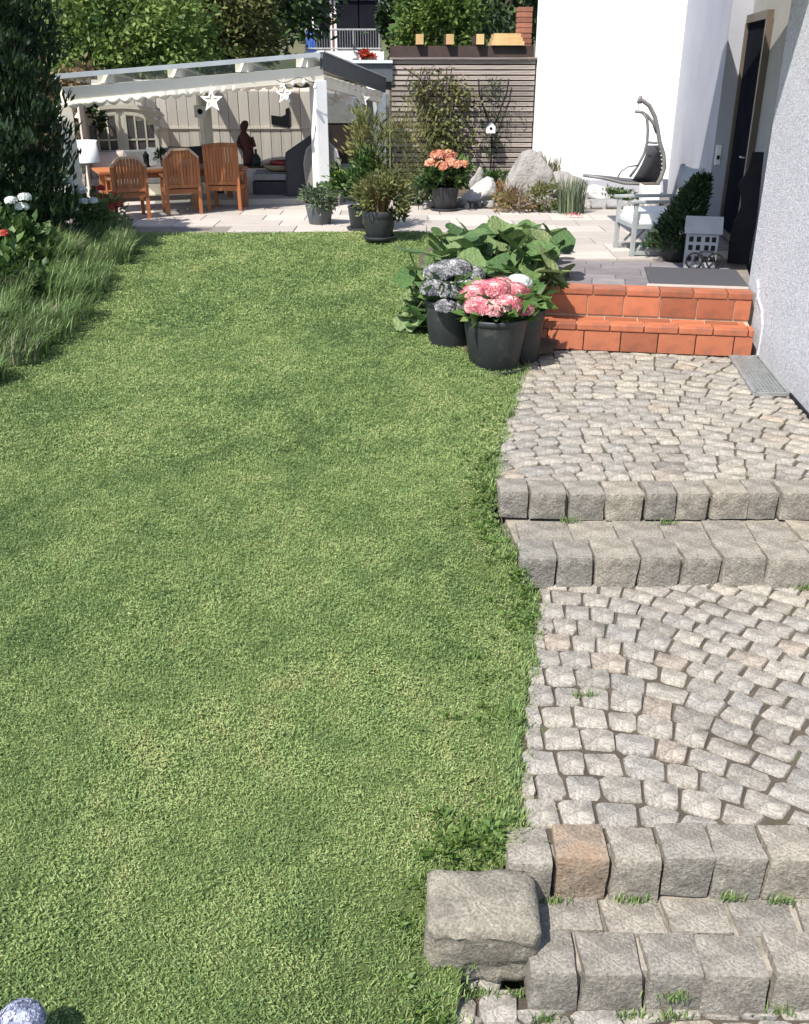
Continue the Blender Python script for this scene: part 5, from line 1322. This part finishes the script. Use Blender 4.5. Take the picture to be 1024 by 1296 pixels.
for px_, nm in ((425, 'left'), (442, 'middle'), (459, 'right')):
    star(f'{nm} star of the three hanging under the right side beam', px_, 126, 17.2, .13, D(px_, 112, 17.2).z)
# string of bulbs
mb = MB(); pts = [D(350 + i * 7, 101 + 3.5 * sin(i * 1.1) + i * .1, 15.55 + i * .05) + Vector((0, -.08, 0)) for i in range(8)]
sl = thing('string_lights', 'string of small pale bulbs looped along the front beam', 'string lights', pts[0])
mb.tube([p - pts[0] for p in pts], .005, 5); mb.build('cable', M['black_metal'], sl)
for p in pts[1::2]:
    mb = MB(); mb.lathe([(.005, 0), (.012, -.02), (.028, -.05), (.024, -.075), (.004, -.085)], 12); mb.build('bulb', M['white_paint'], sl, True, loc=p - pts[0])
# small hanging mobiles: white shells beside the hutch
mb = MB(); hp = D(198, 135, 17.3)
mbt = thing('shell_mobile', 'string of white shells hanging right of the hutch', 'mobile', hp)
mb.tube([(0, 0, .35), (0, 0, -.35)], .004, 4); mb.build('cord', M['board'], mbt)
for z in (-.05, -.18, -.33): mb = MB(); mb.lathe([(.01, -.03), (.06, -.01), (.055, .02), (.01, .035)], 10); mb.build('shell', M['white_paint'], mbt, True, loc=(0.0, 0, z))

# ------------------------------------------------------------------ swing lounger by the white wall
SLY = 16.9
def sp(px_, py_, Y=SLY): p = D(px_, py_, Y); return p
base = Vector((sp(832, 236).x, SLY, 0))
sw_ = thing('swing_lounger', 'grey hanging sling lounger with curved mast before the white wall', 'swing lounger', base)
def rel(px_, py_, Y=SLY): return sp(px_, py_, Y) - base
mast = [rel(808, 129), rel(813, 127), rel(822, 134), rel(829, 148), rel(832, 162), rel(835, 180), rel(840, 196), rel(841, 212), rel(836, 226), rel(830, 236), Vector((.05, 0, .03))]
mb = MB(); mb.tube(mast, .035, 10); mb.build('mast', M['taupe_metal'], sw_, True)
mb = MB(); mb.tube([rel(809, 131), rel(811, 121)], [.045, .03], 8); mb.build('hook', M['taupe_metal'], sw_, True)
mb = MB(); mb.tube([rel(804, 141), rel(813, 142), rel(820, 147), rel(827, 156), rel(831, 168)], .026, 8); mb.tube([rel(814, 143), rel(819, 150), rel(820, 165), rel(819, 180), rel(815, 195), rel(806, 212), rel(797, 224)], .024, 8); mb.build('hanger_bar', M['taupe_metal'], sw_, True)
mb = MB(); mb.tube([rel(808, 130), rel(808, 141)], .006, 5); mb.build('chain', M['grey_metal'], sw_)
mb = MB(); mb.tube([rel(819, 180), rel(832, 181)], .02, 8); mb.build('crossbar', M['taupe_metal'], sw_)
# sling: back then seat, spans between Y offsets
def ribbon(line, y0, y1, mat, name, th=.018):
    mb_ = MB(); vs_ = []
    for (a, b_) in line:
        vs_ += [sp(a[0], a[1], SLY + y0) - base, sp(b_[0], b_[1], SLY + y1) - base]
    f_ = [(2 * i, 2 * i + 1, 2 * i + 3, 2 * i + 2) for i in range(len(line) - 1)]
    mb_.add(vs_, f_); o = mb_.build(name, mat, sw_, True); md = o.modifiers.new('thick', 'SOLIDIFY'); md.thickness = th; return o
ribbon([((819, 184), (833, 184)), ((817, 196), (837, 198)), ((812, 208), (838, 212)), ((805, 220), (834, 224)), ((800, 228), (826, 234))], -.35, .25, M['sling'], 'back_sling')
ribbon([((742, 223), (742, 222)), ((765, 226), (766, 224)), ((780, 229), (782, 226)), ((797, 233), (798, 227)), ((812, 233), (814, 229)), ((826, 233), (826, 231))], -.35, .25, M['sling'], 'seat_sling')
mb = MB(); mb.tube([rel(738, 222, SLY - .35), rel(765, 226, SLY - .35), rel(790, 232, SLY - .35), rel(815, 233, SLY - .35), rel(828, 232, SLY - .3)], .022, 8); mb.tube([rel(738, 221.5, SLY + .25), rel(770, 224, SLY + .25), rel(800, 228, SLY + .25)], .022, 8); mb.build('seat_frame', M['taupe_metal'], sw_, True)
mb = MB(); mb.tube([rel(782, 224, SLY - .33), rel(786, 217, SLY - .33), rel(795, 211, SLY - .33), rel(808, 209, SLY - .3)], .014, 6); mb.build('armrest', M['taupe_metal'], sw_, True)
mb = MB()
for i in range(9): t = i / 8; mb.tube([rel(834 + 3 * sin(pi * t), 186 + 42 * t), rel(839.5 + 3 * sin(pi * t * .9) - 5 * t * t, 186 + 42 * t + 2)], .008, 5)
mb.build('lacing', M['white_paint'], sw_)
mb = MB(); mb.lathe([(.45, 0), (.46, .02), (.44, .035), (.02, .045)], 28); mb.build('base_plate', M['taupe_metal'], sw_, True)

wb = D(826, 242, 16.0); b = MB(); b.box((0, 0, .17), (.26, .26, .34), taper=1.12)
t = thing('planter_box', 'plain white square planter behind the director chair', 'planter', (wb.x - .02, 16.1, 0)); b.build('body', M['white_paint'], t, bevel=.01); b = MB(); b.box((0, 0, .345), (.25, .25, .01)); b.build('potting_soil', M['soil'], t)

# ------------------------------------------------------------------ director chair
dcl = G(830, 320)
dc = thing('director_chair', 'folding director chair with white seat at the edge of the grey pavers', 'folding chair', (dcl.x - .02, dcl.y + .12, 0), .12)
# local: chair faces -x; width along y
fmt = M['dc_metal'] = pm('pale_grey_frame', (0.30, 0.31, 0.30), (0.24, 0.25, 0.245), 8, 0.5)
for sy in (-.30, .30):
    for sx in (-.36, .30):
        mb = MB(); mb.box((sx, sy, .30), (.05, .045, .60)); mb.build('leg', fmt, dc, bevel=.005)
    mb = MB(); mb.box((-.03, sy, .615), (.80, .075, .035)); mb.build('armrest', fmt, dc, bevel=.01)
    mb = MB(); mb.box((-.03, sy, .035), (.72, .04, .04)); mb.build('foot_rail', fmt, dc)
    mb = MB(); mb.box((-.03, sy, .34), (.66, .035, .05)); mb.build('seat_rail', fmt, dc)
    mb = MB(); mb.beam((.31, sy, .60), (.40, sy, .98), .045, .03, (1, 0, 0)); mb.build('back_post', fmt, dc)
    mb = MB(); mb.beam((-.30, sy * .9, .06), (-.03, sy * .9, .33), .03, .022); mb.beam((.26, sy * .9, .06), (.0, sy * .9, .33), .03, .022); mb.beam((-.18, sy * .8, .06), (.06, sy * .8, .33), .026, .022); mb.build('cross_brace', fmt, dc)
mb = MB(); mb.box((-.03, 0, .385), (.62, .58, .05)); mb.box((-.03, 0, .45), (.58, .54, .10)); mb.build('seat', M['fabric_white'], dc, bevel=.02)
mb = MB(); mb.add([(.335, -.31, .72), (.335, .31, .72), (.385, .31, .97), (.385, -.31, .97), (.355, 0, .70), (.405, 0, .95)], [(0, 4, 5, 3), (4, 1, 2, 5)]); o = mb.build('backrest', M['dc_cloth'] if 'dc_cloth' in M else M['fabric_grey2'] if 'fabric_grey2' in M else M['stone_lamp'], dc, True); md = o.modifiers.new('thick', 'SOLIDIFY'); md.thickness = .02
for sx in (-.36, .30): mb = MB(); mb.box((sx, 0, .34), (.04, .56, .05)); mb.build('cross_rail', fmt, dc)

# ------------------------------------------------------------------ things by the door
th_l = G(858, 330)
tj = thing('potted_conifer', 'dark bushy dwarf conifer standing by the house wall near the doormat', 'potted plant', (th_l.x - .02, 11.35, 0))
mb = MB(); mb.lathe([(.13, 0), (.17, .22), (.155, .22), (.02, .18)], 20); mb.build('pot', M['pot'], tj, True)
n = 2600; z = rng.random(n) ** .9; r = (.25 * (1 - z) ** .65 + .04) * (.55 + .45 * rng.random(n)); a = rng.uniform(0, 2 * pi, n); lean = .28 * z
P = np.stack([r * np.cos(a) * (1 + .2 * np.sin(a * 3)) + lean - .05, r * np.sin(a),   .10 + .80 * z], 1)
Dv = np.stack([np.cos(a) * .7, np.sin(a) * .7, .6 + .3 * rng.random(n)], 1) + rng.normal(size=(n, 3)) * .35
link('foliage', leaf_mesh('foliage', P, Dv, .09 * (.6 + .6 * rng.random(n)), .035, rng.random(n) * .8, M['leaf_dark']), tj)
hl = G(888, 340)
lh = thing('house_lantern', 'small grey house-shaped lantern with rows of windows by the door', 'lantern', (hl.x, hl.y + .12, 0), -.25)
mb = MB(); mb.box((0, 0, .19), (.34, .28, .38)); mb.build('body', M['stone_lamp'], lh, bevel=.006)
mb = MB(); mb.prism([(-.15, .38), (.15, .38), (0, .54)], -.17, .17, Matrix(((0, 0, 1, 0), (1, 0, 0, 0), (0, 1, 0, 0), (0, 0, 0, 1)))); mb.build('gable', M['stone_lamp'], lh)
mb = MB(); mb.beam((-.20, -.085, .46), (.20, -.085, .46), .225, .016, (0, -.72, .70)); mb.build('roof', M['stone_lamp'], lh); mb = MB(); mb.beam((-.20, .085, .46), (.20, .085, .46), .225, .016, (0, .72, .70)); mb.build('roof', M['stone_lamp'], lh)
for zr in (.11, .23, .32):
    for xx in (-.12, -.04, .05, .12):
        mb = MB(); mb.box((xx, -.141, zr), (.045, .006, .055)); mb.build('window', M['black_metal'], lh)
bo = thing('bicycle_ornament', 'little black metal bicycle ornament in front of the house lantern', 'ornament', (hl.x - .01, hl.y - .10, .0), -.2)
def ring(c, r, t=.010):
    mb_ = MB(); mb_.tube([(c[0] + r * cos(a), c[1], c[2] + r * sin(a)) for a in [k * pi / 9 for k in range(19)]], t, 6, False)
    for k in range(4): a = k * pi / 4; mb_.tube([(c[0] - r * cos(a), c[1], c[2] - r * sin(a)), (c[0] + r * cos(a), c[1], c[2] + r * sin(a))], .003, 4)
    return mb_
for sx in (-.11, .11): ring((sx, 0, .10), .085).build('wheel', M['black_metal'], bo, True)
mb = MB(); mb.tube([(-.11, 0, .10), (-.05, 0, .20), (.08, 0, .20), (.11, 0, .10)], .008, 6); mb.tube([(-.05, 0, .2), (0, 0, .10), (.08, 0, .20)], .008, 6); mb.tube([(-.15, 0, .018), (.15, 0, .018)], .012, 6); mb.tube([(-.11, 0, .10), (0, 0, .10)], .006, 6); mb.build('frame', M['black_metal'], bo, True)
# silhouette figure
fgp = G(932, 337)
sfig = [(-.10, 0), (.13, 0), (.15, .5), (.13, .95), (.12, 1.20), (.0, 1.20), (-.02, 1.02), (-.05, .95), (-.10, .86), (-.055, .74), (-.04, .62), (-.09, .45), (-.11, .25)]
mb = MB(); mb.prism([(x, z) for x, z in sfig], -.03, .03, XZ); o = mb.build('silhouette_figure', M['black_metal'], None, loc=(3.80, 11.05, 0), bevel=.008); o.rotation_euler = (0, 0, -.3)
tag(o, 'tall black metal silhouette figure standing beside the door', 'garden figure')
# doormat
mt_c = [G(799, 336), G(834, 356), G(941, 360), G(915, 338)]
mc = R0 + tu * (-.50) + tv * .62
mb = MB(); mb.box((0, 0, .012), (.98, .92, .022)); o = mb.build('door_mat', M['mat'], None, bevel=.006, loc=(mc.x, mc.y, .004)); o.rotation_euler = (0, 0, RZ); tag(o, 'dark grey rectangular doormat on the pavers above the tiled steps', 'doormat')
mb = MB(); mb.box((0, 0, .012), (1.0, .022, .022)); o = mb.build('threshold_strip', M['paver'], None); pp = R0 + tu * (-.52) + tv * .135; o.location = (pp.x, pp.y, .001); o.rotation_euler = (0, 0, RZ)
tag(o, 'pale edging strip in front of the doormat', 'edging strip')

# ------------------------------------------------------------------ left border: conifer, hydrangeas, lavender
def lz(x, y): return float(lawn_z(x, y))
cxp = (-5.10, 12.1)
cf = thing('columnar_conifer', 'tall dark columnar conifer at the left edge of the garden', 'conifer', (cxp[0], cxp[1], -.15))
mb = MB(); mb.tube([(0, 0, 0), (.05, 0, 2), (.02, .05, 3.5)], [.14, .10, .02], 10); mb.build('trunk', M['bark'], cf, True)
n = 26000; z = rng.random(n); a = rng.uniform(0, 2 * pi, n)
prof = np.interp(z, [0, .08, .3, .8, 1], [.55, .85, 1.0, .92, .35])
lob = .80 + .20 * np.sin(a * 5 + 3 * np.sin(z * 9)) + .14 * np.sin(a * 11 + z * 25) + .10 * np.sin(z * 60 + a * 4)
r = 1.10 * prof * lob * (.55 + .45 * rng.random(n) ** .5)
P = np.stack([r * np.cos(a), r * np.sin(a), .1 + 3.5 * z], 1)
Dv = np.stack([np.cos(a) * .45, np.sin(a) * .45, np.full(n, 1.0)], 1) + rng.normal(size=(n, 3)) * .35
T = .35 + .3 * (vnoise(a * 3, z * 14, 1, 4) - .5) * 2 + rng.normal(size=n) * .18
link('crown', leaf_mesh('crown', P, Dv, .13 * (.6 + .6 * rng.random(n)), .045 * (.6 + .6 * rng.random(n)), T, M['leaf_dark']), cf)
n = 9000; cx2 = (-4.55, 12.5)
def shrub(name, label, cat, loc, rad, mat, n, L, W, K=30, heads=None, hmat=None, hr=.1, petal=.03):
    t = thing(name, label, cat, loc)
    me = bush_mesh('foliage', mat, n, rad, K, .16, L, W, shell=.5); me.transform(Matrix.Translation((0, 0, rad[2] * .8))); link('foliage', me, t)
    mb_ = MB()
    for i in range(6): a_ = rng.uniform(0, 2 * pi); mb_.tube([(0, 0, 0), (rad[0] * .3 * cos(a_), rad[1] * .3 * sin(a_), rad[2] * .6), (rad[0] * .6 * cos(a_), rad[1] * .6 * sin(a_), rad[2] * 1.3)], [.015, .012, .005], 5)
    mb_.build('stem', M['bark'], t)
    for hx, hy, hz in heads or []: flower_head(t, (hx - loc[0], hy - loc[1], hz - loc[2]), hr * rng.uniform(.8, 1.2), hmat, 90, .55, petal)
    return t
hd = [tuple(D(x, y, Y)) for x, y, Y in ((28, 262, 10.9), (31, 250, 10.9), (14, 254, 10.8))]
shrub('hydrangea_shrub', 'hydrangea with greyish white heads below the columnar conifer', 'shrub', (-4.6, 11.0, -.2), (.55, .45, .40), M['leaf_mid'], 2200, .13, .08, 30, hd, M['fl_white'], .06)
hd = [tuple(D(x, y, Y)) for x, y, Y in ((104, 241, 12.9), (106, 255, 12.8), (118, 254, 12.8), (87, 230, 12.9))]
shrub('hydrangea_shrub', 'white flowering shrub beside the floor lamp', 'shrub', (-4.45, 13.0, -.1), (.45, .40, .36), M['leaf_mid'], 1900, .10, .06, 26, hd, M['fl_white'], .055)
shrub('laurel_shrub', 'rounded green shrub at the foot of the conifer', 'shrub', (-4.75, 12.0, -.2), (.40, .38, .52), M['leaf_mid'], 2200, .09, .05, 28)
# red flowers at the terrace corner
hd = [tuple(D(x, y, Y)) for x, y, Y in ((124, 248, 13.6), (135, 250, 13.6), (140, 262, 13.5), (143, 246, 13.7), (130, 262, 13.5), (150, 258, 13.6), (128, 238, 13.6))]
shrub('red_flower_bush', 'red flowering plant at the corner by the leftmost teak chair', 'flowering plant', (-4.12, 13.6, -.02), (.30, .24, .26), M['leaf_olive'], 500, .10, .04, 18, hd, M['fl_red'], .05, .035)
hd = [tuple(D(x, y, Y)) for x, y, Y in ((5, 295, 9.9), (3, 303, 9.8), (8, 288, 9.9))]
shrub('red_flower_bush', 'red flowering plant at the left edge among the hydrangeas', 'flowering plant', (-4.15, 9.95, -.25), (.35, .3, .30), M['leaf_mid'], 900, .11, .06, 20, hd[:1], M['fl_red'], .035, .03)
# lavender and grasses along the border
random.seed(6)
bedp = [(-3.6, 13.35), (-3.25, 12.4), (-3.0, 11.0), (-2.85, 9.6), (-2.95, 8.6), (-3.15, 7.6), (-3.3, 6.4), (-13, 6.4), (-13, 13.4)]
mb = MB(); ys = np.linspace(6.4, 13.35, 24); vs = []
for y in ys:
    xl_ = float(lawn_left(y)) - .22
    for x in (xl_, xl_ - .5, xl_ - 1.2, xl_ - 2.4, -12.5): vs.append((x, y, lz(x, y) + .012 + (0 if x == xl_ else .05)))
mb.add(vs, [(i * 5 + j, i * 5 + j + 1, (i + 1) * 5 + j + 1, (i + 1) * 5 + j) for i in range(23) for j in range(4)]); tag(mb.build('border_bed', M['soil'], None, True), kind='structure')
NL = 120; BP, BA, BL, BW, BE, BT = [], [], [], [], [], []
names_l = ['far', 'second', 'third']
for i in range(NL):
    t = i / (NL - 1); y = 6.3 + 6.9 * t + random.uniform(-.15, .15); off = random.choice((.10, .22, .4, .6, .85, 1.15, 1.5, 1.9)) + random.uniform(-.1, .1)
    x = float(lawn_left(y)) - off; h = random.uniform(.24, .37) * (1 if y > 8.2 else .8) + .12 * (off > .6)
    n = 170; az = rng.normal(size=n) * .6 + .05; r = .20 * np.sqrt(rng.random(n)); aa = rng.uniform(0, 2 * pi, n)
    P = np.stack([r * np.cos(aa), r * np.sin(aa), np.zeros(n)], 1)
    T = rng.random(n) * .72 + (.22 if random.random() < .3 else 0)
    BP.append(P + np.array([x, y, lz(x, y) + .03])); BA.append(az); BL.append(h * rng.uniform(.55, 1.1, n)); BW.append(.012 * rng.uniform(.6, 1.4, n)); BE.append(rng.uniform(.5, 1.6, n)); BT.append(T)
me = blade_mesh('border_grass', np.concatenate(BP), np.concatenate(BA), np.concatenate(BL), np.concatenate(BW), np.concatenate(BE), np.concatenate(BT), M['lavender'], 4)
tag(link('border_grass', me), 'arching green grasses and lavender along the left edge of the lawn', 'border grass', kind='stuff')

# pale blue hydrangea head bottom left, close to the camera
hp_ = G(18, 1262, -.75)
hb_ = thing('hydrangea_shrub', 'hydrangea with one pale blue flower head in the near left corner', 'shrub', (hp_.x - .35, hp_.y - .30, lz(hp_.x, hp_.y - .3)))
fh = flower_head(hb_, (.35, .30, .20), .075, M['fl_blue'], 520, .85, .019)
me = bush_mesh('foliage', M['leaf_mid'], 420, (.26, .22, .16), 16, .2, .12, .08); link('foliage', me, hb_, (-.02, -.06, .16))
mb = MB(); mb.tube([(0, 0, 0), (.2, .15, .12), (.35, .30, .22)], .008, 6); mb.build('stem', M['leaf_mid_stem'], hb_, True)

# ------------------------------------------------------------------ background trees and house
def tree(name, label, x, y, z0, h, rad, mat, n, L, W, K=60, trunk=True, group='trees behind the pergola', spread=.10):
    t = thing(name, label, 'tree', (x, y, z0), 0, group)
    mb_ = MB(); mb_.tube([(0, 0, -.5), (.1, 0, h * .4), (.05, .1, h * .85)], [h * .03, h * .022, h * .006], 9)
    for i in range(6):
        a_ = rng.uniform(0, 2 * pi); zz_ = h * rng.uniform(.3, .7); mb_.tube([(.08, 0, zz_), (rad * .4 * cos(a_), rad * .4 * sin(a_), zz_ + h * .1), (rad * .8 * cos(a_), rad * .8 * sin(a_), zz_ + h * .16)], [h * .012, h * .008, h * .003], 6)
    mb_.build('trunk', M['bark'], t, True)
    me = bush_mesh('crown', mat, n, (rad, rad, h * .42), K, spread, L, W, shell=.35, up=.1); me.transform(Matrix.Translation((0, 0, h * .56))); link('crown', me, t)
    return t
def gnd(y): return float(gz(0.0, y))
tree('broadleaf_tree', 'bright yellow-green tree behind the pergola roof', -6.6, 24.5, gnd(24.5), 5.0, 2.3, M['leaf_bright'], 17000, .145, .085, 110)
tree('broadleaf_tree', 'lighter olive green tree right of the yellow-green one', -4.9, 27.5, gnd(27.5), 5.6, 1.6, M['leaf_bright2'] if 'leaf_bright2' in M else M['leaf_olive'], 15000, .145, .085, 100)
tree('broadleaf_tree', 'dark tree between the conifer and the yellow-green tree', -9.6, 26, gnd(26), 5.4, 2.1, M['leaf_dark'], 11000, .15, .09, 80)
tree('broadleaf_tree', 'dark green tree just left of the balcony house', -5.3, 33, gnd(33), 5.6, 1.4, M['leaf_dark'], 11000, .15, .09, 80)
tree('broadleaf_tree', 'green tree above the carport right of the balcony', .95, 30, gnd(30), 5.0, 1.15, M['leaf_bright'], 13000, .15, .09, 90)
tree('broadleaf_tree', 'dark green tree right of the balcony railing', -.15, 33.5, gnd(33.5), 4.4, .7, M['leaf_dark'], 3500, .20, .12, 40)
tree('broadleaf_tree', 'dark tree behind the left conifer at the picture edge', -13.5, 27, gnd(27), 7, 3.0, M['leaf_dark'], 7000, .25, .15, 70)
tree('broadleaf_tree', 'purple-brown leaved bush low behind the pergola', -7.2, 21.5, gnd(21.5), 2.4, 1.0, M['leaf_plum'] if 'leaf_plum' in M else M['leaf_brown'], 2500, .14, .09, 30)
tree('broadleaf_tree', 'dark hedge tree filling the gap behind the pergola', -6.0, 31, gnd(31), 7.0, 3.6, M['leaf_dark'], 9000, .28, .17, 90)
tree('broadleaf_tree', 'tall dark tree far behind the carport', 3.4, 36, gnd(36), 7.5, 3.4, M['leaf_dark'], 8000, .28, .17, 90)
# far wood on the hillside
n = 26000; X = rng.uniform(-60, 60, n); Y = 46 + 14 * rng.random(n) + 4 * vnoise(X, X, .1, 2); Z = 2.0 + rng.random(n) * (4 + 7 * vnoise(X, X * 0, .12, 7))
me = leaf_mesh('far_wood', np.stack([X, Y, Z], 1), rng.normal(size=(n, 3)), .9, .6, .2 + .6 * vnoise(X, Z, .4, 9) + rng.normal(size=n) * .12, M['leaf_mid'])
tag(link('far_wood', me), 'wooded hillside rising behind the garden and houses', 'wood', kind='stuff')
# balcony house
HY = 36.0
hq = D(435, 60, HY); bhs = thing('balcony_house', 'distant red-brown house with white balcony and steel railing', 'house', (hq.x, HY, gnd(36)))
def hp2(px_, py_, dy=0): p = D(px_, py_, HY); return Vector((p.x - hq.x, dy, p.z - gnd(36)))
l_, r_ = hp2(386, 20), hp2(484, 20); zb = hp2(435, 66).z; zr_ = hp2(435, 38).z; ztp = hp2(435, -60).z
mb = MB(); mb.box(((l_.x + r_.x) / 2, 2.2, ztp / 2 - .5), (r_.x - l_.x - .2, 2.4, ztp + 1)); mb.build('wall', M['house_red'], bhs)
mb = MB(); mb.box(((l_.x + r_.x) / 2, .35, zb - .2), (r_.x - l_.x + .1, 1.4, .42)); mb.build('balcony_slab', M['white_wall'], bhs)
mb = MB(); mb.box(((l_.x + r_.x) / 2, .3, zb - 1.4), (r_.x - l_.x - .1, 1.3, 2.0)); mb.build('lower_wall', M['white_wall'], bhs)
for px_ in (388, 448, 481): p = hp2(px_, 50); mb = MB(); mb.tube([(p.x, -.28, zb), (p.x, -.28, zr_)], .03, 6); mb.build('railing_post', M['galv'], bhs)
for zz_ in (zr_, zb + .1): mb = MB(); mb.tube([(l_.x + .03, -.28, zz_), (r_.x - .03, -.28, zz_)], .028, 6); mb.build('rail', M['galv'], bhs)
mb = MB()
for i in range(30): xx = l_.x + (r_.x - l_.x) * (i + .5) / 30; mb.tube([(xx, -.28, zb + .1), (xx, -.28, zr_)], .010, 4)
o = mb.build('baluster', M['galv'], bhs); o['kind'] = 'stuff'
for px_, w_ in ((405, .7), (438, .9), (466, .8)): p = hp2(px_, 42); mb = MB(); mb.box((p.x, .985, zb + .85), (w_, .04, 1.7)); f = mb.build('window', M['white_paint'], bhs); mb = MB(); mb.box((p.x, .96, zb + .85), (w_ - .14, .03, 1.56)); mb.build('pane', M['dark_glass'], f)
mb = MB(); mb.box(((l_.x + r_.x) / 2, 1.9, ztp + .1), (r_.x - l_.x + 1, 3.6, .2)); mb.build('roof', M['brick'], bhs)
p = hp2(394, 56); t = thing('blue_barrel', 'blue barrel standing on the far balcony', 'barrel', (hq.x + p.x, HY + .2, gnd(36) + zb + .01)); mb = MB(); mb.lathe([(.16, 0), (.18, .15), (.18, .45), (.15, .62), (.14, .64)], 16); mb.build('body', M['blue'], t, True); mb = MB(); mb.lathe([(.15, .64), (.15, .67), (.02, .675)], 16); mb.build('lid', M['blue'], t, True)
p = hp2(456, 64); plant('red balcony flowers hanging over the white slab', (hq.x + p.x + .2, HY - .45, gnd(36) + zb - .15), M['fl_red'], 260, (.3, .12, .10), .12, .07, 4, name='balcony_flowers', cat='flowers')

# tufts growing in the joints of the steps
def joint_tufts():
    Ps, Ls, LEs, AZ = [], [], [], []
    for px_, py_, z in ((575, 1262, Z_LOW), (600, 1256, Z_LOW), (650, 1258, Z_LOW), (690, 1290, Z_LOW), (800, 1140, Z_T3), (925, 1136, Z_T3), (990, 1140, Z_T3), (850, 1262, -1.24), (700, 1140, Z_T3), (1018, 745, Z_P2), (1018, 738, Z_P2), (845, 662, Z_T1), (720, 660, Z_T1), (850, 1286, Z_LOW), (985, 1280, Z_LOW), (800, 1284, Z_LOW), (740, 880, Z_P2), (640, 600, Z_P1 - .05)):
        m = 45; g = G(px_, py_, z); Ps.append(np.stack([g.x + rng.normal(size=m) * .035, g.y - .012 + rng.normal(size=m) * .008, np.full(m, z)], 1)); Ls.append(rng.uniform(.015, .06, m)); LEs.append(rng.uniform(.2, 1.4, m)); AZ.append(rng.uniform(0, 2 * pi, m))
    P = np.concatenate(Ps); n = len(P)
    tag(link('joint_tufts', blade_mesh('joint_tufts', P, np.concatenate(AZ), np.concatenate(Ls), .007, np.concatenate(LEs), rng.random(n) * .7, M['lawn_blade'], 3)), 'small green tufts sprouting from joints of the granite steps', 'weeds', kind='stuff')
joint_tufts()
print('cobbles', n1, n2, n3, 'pavers', n4)
